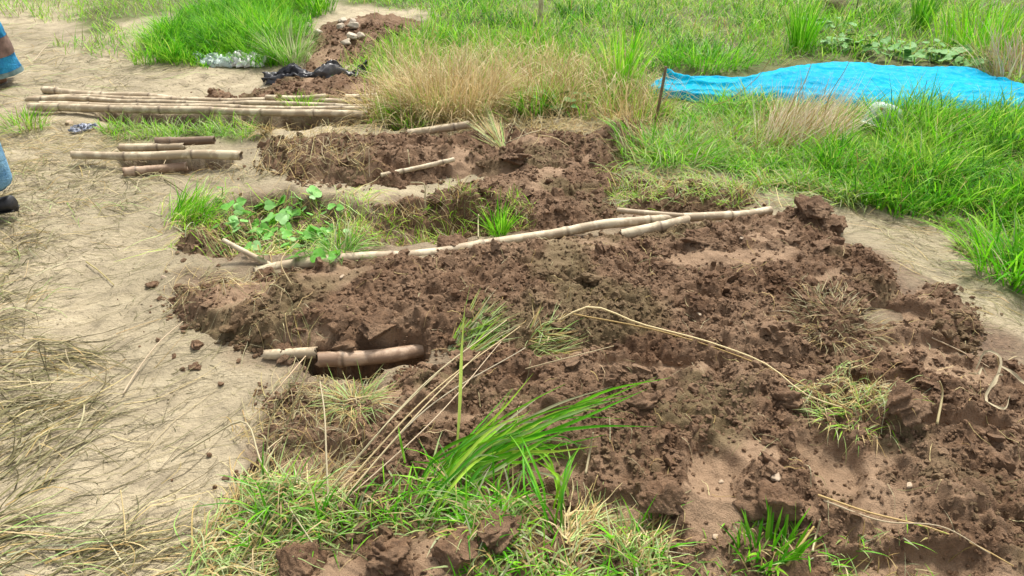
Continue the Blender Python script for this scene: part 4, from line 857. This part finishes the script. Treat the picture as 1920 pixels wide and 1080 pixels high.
tuft('grass_tuft', 'blue green curly tuft right of the leafy plant, against the long pole', 'grass tuft', 640, 478, 130, 0.06, (0.10, 0.2), (0.003, 0.005), [(PALE, 3), (GREEN, 3)], (0.2, 1.0), (0.6, 1.9), group=GG)
tuft('grass_tuft', 'green tuft at the left rim of the leafy hollow', 'grass tuft', 355, 408, 170, 0.09, (0.10, 0.22), (0.004, 0.006), [(VIVID, 4), (YGREEN, 2)], (0.3, 1.0), (0.2, 1.0), az=R(40), azs=0.6, group=GG)
tuft('grass_tuft', 'broad bladed bright tuft at the right edge beside the bare silt strip', 'grass tuft', 1905, 520, 190, 0.14, (0.18, 0.36), (0.006, 0.011), [(VIVID, 5), (PALE, 1)], (0.1, 0.8), (0.3, 1.2), group=GG)
tuft('grass_tuft', 'low green tuft on the ground near the left person\'s knee', 'grass tuft', 50, 238, 160, 0.11, (0.07, 0.16), (0.004, 0.006), [(VIVID, 2), (OLIVE, 2), (YGREEN, 2)], (0.1, 1.0), (0.3, 1.2), group=GG)
tuft('grass_tuft', 'small yellow green tuft growing on the pole bundle, right part', 'grass tuft', 565, 200, 130, 0.06, (0.06, 0.13), (0.003, 0.005), [(VIVID, 2), (YGREEN, 4)], (0.2, 1.1), (0.2, 1.0), group=GG, ell=2.0)
tuft('grass_tuft', 'short dense green tuft at the bottom edge under the mud block', 'grass tuft', 1435, 1045, 70, 0.05, (0.06, 0.12), (0.005, 0.008), [(VIVID, 3), (GREEN, 3)], (0.0, 0.6), (0.1, 0.8), group=GG, ell=1.5)
tuft('grass_tuft', 'matted pale grass roots below the dark cavity of the reddish pole', 'grass tuft', 665, 755, 150, 0.055, (0.06, 0.14), (0.0025, 0.004), [(PALE, 4), (DRY, 2)], (0.4, 1.3), (0.4, 1.6), group=GG)
tuft('grass_tuft', 'flattened pale grass wisp on the soil right of the green bladed tuft tips', 'grass tuft', 1010, 650, 120, 0.05, (0.07, 0.16), (0.0025, 0.004), [(PALE, 4), (DRY, 3)], (0.9, 1.4), (0.1, 0.6), az=R(10), azs=0.7, group=GG)
tuft('grass_tuft', 'olive rooty weed mat on the right shoulder of the front mound', 'grass tuft', 1570, 590, 320, 0.14, (0.04, 0.11), (0.002, 0.0035), [(OLIVE, 5), (DRY, 2)], (0.4, 1.4), (0.4, 1.8), group=GG)
tuft('grass_tuft', 'pale yellowish weed tuft at the lower end of the upper straw stalk', 'grass tuft', 1610, 790, 170, 0.07, (0.04, 0.11), (0.0025, 0.004), [(PALE, 3), (DRY, 3), (YGREEN, 2)], (0.3, 1.3), (0.4, 1.6), group=GG, ell=1.5)

tuft('grass_tuft', 'feathery pale green straw heads lying on the soil above the big green tuft', 'grass tuft', 860, 665, 170, 0.045, (0.10, 0.24), (0.003, 0.005), [(PALE, 5), (YGREEN, 1), (DRY, 1)], (1.0, 1.45), (0.0, 0.4), az=R(38), azs=0.3, group=GG)
# the big bladed tuft in the foreground: every blade its own part
def ribbon(name, pts, wid, col, parent=None, mat=None, n=16, org=(0, 0, 0), fold=0.25, flat=False, taper=1.0):
    c = spline(np.asarray(pts), n); tg = np.gradient(c, axis=0); tg /= np.linalg.norm(tg, axis=1)[:, None]
    view = np.array([0, 0, 1.0]) if flat else np.array([0.15, -0.7, 0.65]); s = np.cross(tg, view); s /= np.linalg.norm(s, axis=1)[:, None] + 1e-9; nn = np.cross(s, tg)
    t_ = np.linspace(0, 1, n); w_ = wid * 0.5 * np.clip(np.minimum(0.55 + 1.2 * t_, (1.02 - t_) * 2.2 * taper), 0.06, 1)[:, None]
    v = np.stack([c - s * w_ + nn * w_ * fold, c - nn * w_ * fold * 0.6, c + s * w_ + nn * w_ * fold], 1) - np.asarray(org)
    i = np.arange(n * 3).reshape(n, 3); q = np.concatenate([np.stack([i[:-1, k], i[:-1, k + 1], i[1:, k + 1], i[1:, k]], -1) for k in (0, 1)])
    o = mesh_obj(name, v.reshape(-1, 3), q, None, mat or M_grass, col=np.tile(col, (n * 3, 1)), parent=parent)
    if parent is None: o.location = V(org)
    return o
B0 = hit(835, 975); FT = empty('grass_tuft', B0, 'big tuft of long bright green blades bent to the right, bottom centre', 'grass tuft', GG)
TB = [((850, 900), (960, 830), (1110, 800), (1232, 800), 1.0), ((860, 905), (990, 820), (1130, 735), (1258, 708), 1.1), ((835, 915), (930, 820), (1030, 770), (1130, 752), 0.9), ((830, 900), (920, 800), (1000, 750), (1060, 720), 0.9),
      ((880, 900), (990, 830), (1060, 820), (1100, 850), 0.8), ((820, 940), (880, 850), (950, 790), (1010, 745), 1.0), ((856, 855), (862, 760), (866, 650), (872, 570), 1.0), ((800, 950), (860, 870), (930, 800), (990, 775), 1.1),
      ((780, 960), (850, 890), (920, 830), (1000, 800), 1.0), ((870, 930), (940, 870), (1010, 830), (1080, 800), 0.9), ((760, 870), (755, 845), (750, 820), (747, 800), 0.7), ((1060, 960), (1045, 900), (1020, 860), (985, 835), 0.9),
      ((1040, 990), (1050, 930), (1070, 870), (1090, 830), 0.7), ((1030, 1000), (1010, 920), (980, 850), (945, 800), 0.7), ((800, 900), (850, 850), (920, 790), (1000, 700), 0.7), ((870, 880), (960, 815), (1060, 770), (1180, 745), 0.8)]
nb = 0
for k, (p0, p1, p2, p3, ww) in enumerate(TB):
    for rep in range(1 if k in (6, 10) else 5):
        j = rng.normal(0, 1, 8) * (0 if rep == 0 else 14); sc_ = 1 if rep == 0 else rng.uniform(0.6, 0.95)
        A = np.array(p0, float) + j[0:2] * 1.3; pts = [A]
        for q_, pp in enumerate((p1, p2, p3)): pts.append(A + (np.array(pp, float) + j[2 + 2 * q_:4 + 2 * q_] - A) * sc_)
        z0 = float(hit(*pts[0])[2]); up = (0, 0.07, 0.10, 0.09) if k != 6 else (0, 0.10, 0.2, 0.29)
        P3 = []
        for q_, pp in enumerate(pts):
            p_ = at(pp[0], pp[1], z0 + up[q_] * (1 if rep == 0 else rng.uniform(0.5, 1.1))); p_[2] = max(p_[2], float(H(p_[0], p_[1])) + (0.008 if q_ else -0.005)); P3.append(p_)
        ribbon('blade', P3, 0.0085 * ww * rng.uniform(0.75, 1.1), pick_cols([(VIVID, 3), (GREEN, 3), (YGREEN, 1), (PALE, 1.5)], 1)[0], FT, org=B0); nb += 1

# ------------------------------------------------------------------ loose straw stalks, each one its own
SS = 'loose straw stalks'
STRAW = [
 ('upper of the two long straw stalks trailing down the right of the soil', [(1050, 606, .01), (1095, 594, .035), (1200, 624, .03), (1340, 662, .03), (1440, 702, .025), (1510, 752, .02), (1575, 775, .015)], .006),
 ('thinner straw stalk lying along the upper long stalk', [(1075, 600, .02), (1240, 640, .035), (1370, 680, .03), (1480, 720, .02), (1590, 775, .01)], .0045),
 ('long pale straw stalk crossing the reddish soil in the lower right', [(1530, 940, .02), (1620, 972, .02), (1740, 1005, .02), (1830, 1040, .015), (1895, 1070, .01)], .005),
 ('second thin stalk beside the long pale stalk in the lower right', [(1540, 952, .02), (1650, 990, .02), (1760, 1010, .03), (1850, 1050, .02)], .004),
 ('bent straw with a sharp kink at left, its long half pointing down to the grass', [(343, 857, .01), (400, 835, .03), (446, 819, .05), (500, 900, .05), (545, 970, .04), (592, 1035, .015)], .005),
 ('long straw stalk rising steeply to the right from the bottom grass', [(622, 945, .01), (800, 745, .09), (975, 612, .08)], .005),
 ('second long straw stalk fanning right from the bottom grass', [(618, 930, .01), (790, 725, .10), (950, 600, .09)], .0045),
 ('third long straw stalk of the fan, lowest one', [(628, 955, .01), (790, 775, .08), (985, 652, .07)], .0045),
 ('straw stalk of the fan ending among the feathery heads', [(640, 940, .01), (770, 790, .08), (900, 660, .08)], .0045),
 ('thin straw of the fan, leaning most to the left', [(612, 925, .01), (720, 800, .09), (830, 690, .09)], .0035),
 ('thin straw of the fan crossing its lowest stalk', [(650, 935, .01), (800, 800, .07), (940, 640, .07)], .0035),
 ('upright straw stalk with a forked top left of the fan', [(616, 950, .0), (612, 860, .06), (608, 770, .11), (600, 715, .12)], .005),
 ('thin straw leaning left across the dark soil edge', [(500, 860, .005), (520, 790, .04), (550, 720, .06), (580, 690, .05)], .004),
 ('thin straw drooping left from the soil edge to the silt', [(578, 692, .05), (530, 745, .04), (470, 800, .02), (440, 830, .01)], .0035),
 ('straw crossing the dark soil edge below the bleached pole piece', [(592, 690, .04), (560, 780, .05), (530, 850, .03), (505, 910, .01)], .004),
 ('straw stalk lying on silt at left, curved up to the mound', [(232, 745, .008), (262, 700, .015), (300, 655, .02), (345, 610, .012)], .005),
 ('short straw lying on the bare silt at left', [(163, 495, .006), (190, 515, .008), (215, 538, .006)], .005),
 ('short pale straw standing in silt at bottom left', [(237, 1030, .0), (238, 985, .02), (237, 945, .05)], .004),
 ('straw along the bottom left edge, pointing down', [(240, 1075, .006), (215, 1035, .012), (186, 995, .01)], .004),
 ('straw at the bottom edge beside the dark clods', [(600, 1040, .02), (680, 1060, .03), (720, 1090, .02)], .004),
 ('orange straw stub standing in mud right of the green tuft', [(1098, 890, .0), (1104, 865, .025), (1110, 838, .05)], .006),
 ('straw lying over the small pale patch in the middle mud', [(985, 700, .015), (1050, 690, .03), (1150, 660, .02)], .0035),
 ('upright dry stalk with a hooked top in the middle of the mud', [(798, 400, .0), (797, 370, .06), (795, 345, .11), (770, 342, .12)], .007),
 ('pale dry leaf standing in the hollow at centre', [(897, 447, .0), (897, 425, .05), (898, 405, .08)], .006),
 ('long dry stem arching over the tarpaulin from the leaning sheaf', [(1545, 215, .1), (1560, 170, .3), (1585, 130, .45), (1600, 100, .55)], .004),
 ('dry stem crossing in front of the tarpaulin, left part', [(1330, 215, .05), (1370, 185, .16), (1420, 145, .3), (1445, 110, .42)], .004),
 ('dry stem rising left of the leaning sheaf', [(1480, 200, .12), (1500, 170, .25), (1525, 110, .5)], .004),
 ('dark thin stem in front of the right half of the tarpaulin', [(1722, 235, .1), (1730, 190, .25), (1738, 150, .4)], .003),
 ('broken straw stub standing on the rear mound beside the fan', [(768, 312, .0), (766, 296, .04), (765, 285, .07)], .004),
 ('root like straw lying right of the fan on the rear mound', [(945, 275, .01), (990, 262, .03), (1015, 240, .06), (1010, 215, .1)], .005),
 ('straw lying on the rear mound pointing right', [(1010, 258, .01), (1040, 266, .015), (1066, 278, .01)], .005),
 ('dark stem at the left rim of the leafy hollow', [(308, 338, .005), (335, 358, .015), (362, 380, .02)], .006),
 ('straw across flattened grass at the upper left', [(65, 118, .01), (82, 104, .03), (100, 92, .05)], .006),
 ('thin straw on the single pale pole, hanging over its front', [(300, 340, .01), (330, 310, .05), (365, 270, .08)], .0035),
 ('straw fallen over the left end of the front soil mound', [(548, 540, .01), (532, 520, .05), (560, 450, .08)], .004),
 ('straw at the bottom right leaning beside the dense green tuft', [(1475, 1062, .0), (1500, 1030, .02), (1520, 1005, .03)], .007),
 ('short upright straw right of the dense green tuft', [(1523, 1035, .0), (1526, 1015, .025), (1530, 998, .04)], .005),
 ('thin dead shoot standing at the right below the trampled strip', [(1755, 800, .0), (1755, 760, .05), (1762, 715, .09)], .006),
 ('thin straw on the right slope beside the curled leaves', [(1745, 640, .01), (1790, 665, .02), (1850, 700, .02)], .004),
]
for lab, pts, wid in STRAW:
    P3 = []
    zb = float(hit(pts[0][0], pts[0][1])[2])
    for px, py, z in pts:
        if z > 0.055 or 'fan' in lab and 'fan on' not in lab and 'of the fan' in lab: p_ = at(px, py, zb + z)
        else: p_ = hit(px, py, z + 0.002)
        p_[2] = max(p_[2], float(H(p_[0], p_[1])) + 0.003); P3.append(p_)
    c = spline(np.array(P3), 20); rr = wid * 0.6 * np.linspace(1.0, 0.55, 20); v, q = tube_arrays(c, rr, 6); o_ = c[0]
    dk = 'dark' in lab; cc = np.array((0.16, 0.14, 0.06)) if dk else pick_cols([(DRY, 3), (np.array([(0.6, 0.5, 0.3), (0.56, 0.47, 0.3)]), 4)], 1)[0]
    o = mesh_obj('straw_stalk', v - o_, q, None, M_straw, col=np.tile(cc, (len(v), 1))); o.location = V(o_); tag(o, lab, 'straw', SS)
# curled dry leaves at the right
for lab, pts, wid in (
    ('curled cream dry leaf at the right, upper loop', [(1826, 700, .015), (1842, 682, .05), (1858, 694, .055), (1862, 722, .03), (1846, 742, .02)], .009),
    ('curled cream dry leaf at the right, lower hook', [(1872, 718, .03), (1852, 738, .05), (1842, 762, .02), (1866, 775, .02), (1886, 758, .035)], .009),
    ('broad dry straw leaf running off the right edge', [(1866, 702, .03), (1885, 722, .045), (1905, 730, .03), (1935, 752, .02)], .011),
    ('small twisted dry leaf left of the curled ones at right', [(1812, 706, .012), (1826, 716, .03), (1838, 708, .03), (1848, 716, .015)], .009)):
    P3 = [hit(a_, b_, z) for a_, b_, z in pts]; o = ribbon('dry_leaf', P3, wid, np.array((0.46, 0.39, 0.25)), None, M_straw, 18, P3[0], 0.4); tag(o, lab, 'dry leaf', 'curled dry leaves')

# ------------------------------------------------------------------ leafy plant in the hollow
def leaf_mesh(seed):
    """broad lobed leaf with a folded midrib, length 1, tip at +X"""
    out = [(0.0, 0.0), (-0.10, 0.22), (0.02, 0.44), (0.24, 0.52), (0.42, 0.50), (0.55, 0.40), (0.68, 0.34), (0.84, 0.18), (1.0, 0.0)]
    mid = [(0.0, 0), (0.03, 0), (0.1, 0), (0.25, 0), (0.40, 0), (0.55, 0), (0.68, 0), (0.84, 0), (1.0, 0)]
    v, q = [], []; r_ = np.random.default_rng(seed)
    for sgn in (1, -1):
        b0 = len(v)
        for k, ((x_, y_), (mx, _)) in enumerate(zip(out, mid)):
            for f_ in (0, 0.5, 1.0):
                X, Y = mx + (x_ - mx) * f_, y_ * f_; Z = 0.16 * abs(Y) + 0.05 * math.sin(6 * X + 4 * Y + seed) * f_ - 0.12 * X * X - 0.1 * Y * Y + 0.015 * r_.normal() * f_
                v.append((X, sgn * Y, Z))
        for k in range(len(out) - 1):
            for j in (0, 1):
                a_, b_, c_, d_ = b0 + k * 3 + j, b0 + k * 3 + j + 1, b0 + k * 3 + j + 4, b0 + k * 3 + j + 3
                q.append((a_, b_, c_, d_) if sgn < 0 else (a_, d_, c_, b_))
    return mesh_obj('leaf', np.array(v) - (0, 0, 0), np.array(q), None, M_leaf, link=False)
M_leaf, t, b = newmat('plant_leaf'); co = nd(t, 'ShaderNodeTexCoord').outputs['Object']; oi = nd(t, 'ShaderNodeObjectInfo').outputs['Random']
c = ramp(t, oi, [(0.0, (0.13, 0.42, 0.03)), (0.5, (0.20, 0.52, 0.08)), (1.0, (0.32, 0.58, 0.22))]); n1 = noise_node(t, 4, 3, 0.5, co)
c = mix(t, ramp(t, n1.outputs['Fac'], [(0.4, (0, 0, 0)), (0.7, (0.4, 0.4, 0.4))]), c, (0.3, 0.48, 0.18)); t.links.new(c, b.inputs['Base Color']); b.inputs['Roughness'].default_value = 0.5
tr = nd(t, 'ShaderNodeBsdfTranslucent'); t.links.new(c, tr.inputs['Color']); ms = nd(t, 'ShaderNodeMixShader'); ms.inputs[0].default_value = 0.3
t.links.new(b.outputs[0], ms.inputs[1]); t.links.new(tr.outputs[0], ms.inputs[2]); t.links.new(ms.outputs[0], t.nodes['Material Output'].inputs['Surface'])
LM = [leaf_mesh(s) for s in range(4)]
M_stem = simple('green_stem', (0.2, 0.28, 0.08), (0.3, 0.36, 0.14), 20, 0.6)
PB = hit(540, 480); PL = empty('leafy_plant', PB, 'green leafy vine with broad lobed leaves growing in the hollow', 'plant')
LEAVES = [(447, 426, .055, 250), (440, 420, .05, 200), (487, 434, .065, 285), (478, 424, .05, 230), (500, 408, .07, 300), (528, 428, .075, 330), (515, 428, .06, 250), (505, 378, .085, 200), (525, 376, .07, 300), (535, 392, .08, 250), (548, 398, .07, 320), (585, 360, .075, 60), (428, 381, .07, 280), (420, 372, .05, 230),
          (545, 460, .07, 220), (580, 442, .085, 50), (602, 455, .08, 300), (572, 470, .075, 240), (588, 478, .07, 330), (515, 402, .065, 250), (560, 372, .06, 100), (470, 400, .05, 180), (615, 440, .055, 20), (555, 450, .06, 170), (590, 430, .06, 110), (538, 410, .05, 280)]
LEAVES = LEAVES + [(px + rng.normal(0, 16), py + rng.normal(0, 9), s_ * 0.75, a_ + rng.uniform(-90, 90)) for px, py, s_, a_ in LEAVES] + [(rng.uniform(400, 640), rng.uniform(372, 482), rng.uniform(0.03, 0.055), rng.uniform(0, 360)) for _ in range(45)]
for k, (px, py, s_, a_) in enumerate(LEAVES):
    p_ = hit(px, py + 14); h_ = rng.uniform(0.02, 0.06); p_ = at(px, py, p_[2] + h_); s_ = s_ * 0.92
    o = bpy.data.objects.new('leaf', LM[k % 4]); C.objects.link(o); o.parent = PL; o.scale = (s_, s_, s_); o.rotation_euler = (R(rng.uniform(15, 50)), R(rng.uniform(-25, 25)), R(a_)); o.location = V(p_ - PB)
    rt = p_ + (rng.uniform(-0.02, 0.02), rng.uniform(0.0, 0.03), 0); rt[2] = float(H(rt[0], rt[1])) - 0.004; md_ = (rt + p_) / 2; md_[1] += 0.008
    v, q = tube_arrays(spline([rt - PB, md_ - PB, p_ - PB], 8), np.full(8, 0.0022), 5); mesh_obj('stem', v, q, None, M_stem, parent=PL)
M_weed = simple('weed_leaf', (0.05, 0.17, 0.02), (0.13, 0.32, 0.05), 30, 0.6)
WM = [m_.copy() for m_ in LM]
for m_ in WM: m_.materials[0] = M_weed
# broad-leaved weeds behind the tarpaulin
for k, (px, py, lab) in enumerate(((1600, 92, 'low broad leaved weed behind the middle of the tarpaulin'), (1690, 112, 'low broad leaved weed at the far rim of the tarpaulin'), (1760, 112, 'low broad leaved weed right of its neighbour at the far rim of the tarpaulin'), (1820, 128, 'low broad leaved weed at the far right corner of the tarpaulin'), (1030, 205, 'small leafy weed at the right foot of the tall straw clump'), (1545, 60, 'pale leafy weed below the dark burrow'))):
    p_ = hit(px, py); W_ = empty('leafy_weed', p_, lab, 'weed', 'low leafy weeds')
    for j in range(34):
        a_ = rng.uniform(0, 6.28); q_ = rng.uniform(0.02, 0.26); o = bpy.data.objects.new('leaf', WM[j % 4]); C.objects.link(o); o.parent = W_; s_ = rng.uniform(0.035, 0.075); o.scale = (s_,) * 3
        xx, yy = q_ * math.cos(a_) * 1.3, q_ * math.sin(a_) * 0.7; o.location = (xx, yy, float(H(p_[0] + xx, p_[1] + yy)) - p_[2] + rng.uniform(0.02, 0.10)); o.rotation_euler = (R(rng.uniform(-30, 30)), R(rng.uniform(-30, 30)), rng.uniform(0, 6.28))

# ------------------------------------------------------------------ flattened straw over the silt
def field(poly, n, base_az, spread, L, W, pals, zoff, name, label, clump=0.75, freq=2.5, seed=0, curv=0.6, wig=0.25, flow=0.5):
    P = in_poly(poly, n, clump, freq, seed); az = base_az + flow * noise(P[:, 0] * 1.3, P[:, 1] * 1.3, seed + 3) * 2 + rng.normal(0, spread, n)
    return strands(name, label, P[:, :2], az, U(*L, n), U(*W, n), rng.normal(0, curv, n), pick_cols(pals, n), zoff, wig=wig)
LEFT = [(-300, 330), (60, 400), (230, 420), (330, 600), (400, 700), (430, 900), (420, 1120), (-500, 1150)]
field(LEFT, 520, R(32), 0.35, (0.08, 0.34), (0.0012, 0.0028), [(OLIVE, 3), (DARK, 5), (DRY, 0.5)], (0, 0.012), 'swept_straw', 'fine dry strands swept flat over the bare silt at left', 0.8, 1.8, 41)
field([(-400, 600), (60, 640), (160, 720), (200, 800), (120, 900), (0, 960), (-400, 1000)], 950, R(36), 0.5, (0.08, 0.26), (0.0028, 0.0052), [(OLIVE, 4), (DARK, 4), (DRY, 1)], (0, 0.03), 'straw_mat', 'thick mat of flattened olive straw at the left edge', 0.5, 3, 43)
field([(-500, 960), (150, 990), (420, 1010), (480, 1120), (-500, 1150)], 520, R(10), 0.4, (0.08, 0.26), (0.0026, 0.005), [(OLIVE, 4), (DARK, 3), (DRY, 2), (PALE, 1)], (0, 0.025), 'edge_straw', 'flattened straw mat along the bottom left edge', 0.5, 3, 44)
field([(380, 960), (460, 930), (600, 1000), (620, 1120), (350, 1120), (370, 1010)], 700, R(30), 0.9, (0.08, 0.2), (0.0025, 0.0045), [(DRY, 4), (PALE, 3), (OLIVE, 2)], (0, 0.05), 'loose_straw', 'loose pile of pale straw at the bottom left beside the green grass', 0.3, 3, 45)
field([(-300, 380), (-50, 300), (120, 310), (240, 330), (260, 390), (180, 420), (100, 430), (60, 560), (0, 640), (-400, 700)], 1700, R(20), 0.9, (0.06, 0.20), (0.0024, 0.0045), [(OLIVE, 4), (DARK, 3), (DRY, 1), (PALE, 0.7)], (0, 0.04), 'straw_litter', 'tangled straw litter on the path beside the walking person', 0.45, 3, 46)
field([(-400, 30), (130, 60), (300, 110), (330, 160), (200, 175), (60, 180), (-50, 290), (-400, 300)], 1600, R(10), 0.7, (0.10, 0.28), (0.0025, 0.0045), [(OLIVE, 4), (DARK, 2), (PALE, 1), (DRY, 2)], (0, 0.025), 'path_straw', 'flattened dry straw on the path at the upper left', 0.4, 2.2, 47)
field([(-100, 250), (140, 225), (230, 255), (300, 330), (230, 340), (60, 320)], 700, R(15), 0.7, (0.08, 0.2), (0.002, 0.004), [(OLIVE, 4), (DRY, 2)], (0, 0.03), 'pole_straw', 'thin straw scattered around the left ends of the poles', 0.5, 3, 48)
field([(440, 225), (700, 225), (700, 340), (560, 345), (300, 345), (330, 310), (470, 300)], 520, R(40), 1.2, (0.08, 0.22), (0.002, 0.0035), [(DRY, 5), (OLIVE, 3)], (0, 0.05), 'mound_straw', 'dry straw strewn over the left part of the rear mound', 0.5, 3, 49)
field([(680, 215), (1230, 190), (1230, 300), (1190, 300), (1000, 270), (880, 240), (700, 250)], 1100, R(20), 1.2, (0.10, 0.3), (0.0025, 0.004), [(DRY, 6), (OLIVE, 1)], (0, 0.09), 'clump_straw', 'fallen straw around the foot of the straw clumps', 0.4, 3, 50)
field([(690, 215), (740, 150), (900, 110), (1050, 140), (1210, 180), (1210, 225), (900, 225)], 1300, R(20), 1.4, (0.16, 0.42), (0.0028, 0.0045), [(DRYP, 6), (DRY, 3)], (0.04, 0.26), 'tangled_straw', 'tangled arching straw through the dry clumps behind the rear mound', 0.3, 3, 60)
field([(1180, 320), (1500, 300), (1680, 385), (1560, 400), (1400, 380), (1180, 385)], 500, R(160), 0.7, (0.10, 0.26), (0.002, 0.004), [(PALE, 4), (DRY, 3)], (0, 0.05), 'trampled_straw', 'trampled pale stems along the grass edge above the front mound', 0.4, 3, 51)
field([(1570, 385), (1760, 385), (1900, 520), (2100, 640), (1900, 620), (1700, 480)], 420, R(150), 0.5, (0.05, 0.18), (0.0015, 0.003), [(OLIVE, 5), (DRY, 1)], (0, 0.008), 'strip_straw', 'fine dry strands on the bare silt strip at right', 0.6, 3, 52)
field([(300, 380), (460, 360), (680, 370), (690, 470), (480, 490), (340, 480)], 900, R(40), 1.4, (0.06, 0.2), (0.002, 0.004), [(DRY, 3), (YGREEN, 3), (PALE, 2)], (0, 0.06), 'hollow_straw', 'straw and green stems tangled in the leafy hollow', 0.3, 4, 53)
field([(300, 520), (520, 520), (520, 700), (430, 1000), (620, 1000), (720, 720), (600, 640), (330, 600)], 700, R(50), 1.2, (0.04, 0.16), (0.0015, 0.003), [(OLIVE, 4), (DRY, 3)], (0, 0.03), 'margin_straw', 'short dry stems along the left margin of the dug soil', 0.5, 4, 54)
field([(480, 520), (1500, 400), (1900, 640), (1900, 1100), (700, 1050), (700, 700)], 420, R(20), 1.5, (0.03, 0.10), (0.0015, 0.0025), [(DRY, 4), (OLIVE, 3)], (0, 0.02), 'soil_straw', 'sparse bits of straw and root scattered over the brown soil', 0.5, 4, 55)
field([(1480, 680), (1600, 740), (1700, 790), (1640, 820), (1520, 790), (1440, 720)], 260, R(-30), 0.9, (0.04, 0.13), (0.0018, 0.003), [(PALE, 3), (DRY, 4)], (0, 0.04), 'root_straw', 'pale roots and straw tangled around the lower end of the upper straw stalks', 0.2, 4, 56)
field([(1080, 990), (1250, 1000), (1280, 1060), (1250, 1120), (1060, 1120)], 320, R(80), 0.5, (0.06, 0.14), (0.0025, 0.004), [(DRY, 5), (PALE, 3)], (0, 0.03), 'stub_straw', 'pale straw combed upright on the ground at the bottom, right of centre', 0.2, 4, 57)
field([(1500, 120), (1960, 90), (1960, 140), (1500, 130), (1200, 120), (700, 40), (1900, -60)], 1800, R(20), 1.3, (0.10, 0.3), (0.003, 0.005), [(PALE, 3), (YGREEN, 3), (DRY, 2)], (0.02, 0.16), 'meadow_stems', 'pale bent stems lying through the far meadow', 0.3, 2, 58)
field([(-300, 330), (200, 340), (330, 360), (330, 600), (470, 700), (430, 950), (420, 1120), (-500, 1150)], 2600, R(20), 0.8, (0.008, 0.05), (0.001, 0.0025), [(DARK, 6), (OLIVE, 2)], (0, 0.003), 'silt_flecks', 'tiny dark plant flecks strewn over the bare silt at left', 0.5, 5, 61, curv=1.2)
field([(60, 100), (300, 115), (560, 130), (480, 185), (250, 180), (60, 180)], 700, R(20), 0.8, (0.02, 0.09), (0.002, 0.004), [(DARK, 5), (OLIVE, 3)], (0, 0.004), 'far_flecks', 'dark plant flecks on the bare silt behind the pole bundle', 0.5, 4, 62, curv=1.2)
field([(1560, 380), (1740, 385), (1880, 520), (2100, 640), (1880, 640), (1690, 500)], 500, R(150), 0.8, (0.008, 0.05), (0.001, 0.0025), [(DARK, 5), (OLIVE, 2)], (0, 0.003), 'strip_flecks', 'tiny dark plant flecks on the bare silt strip at right', 0.4, 5, 63, curv=1.2)
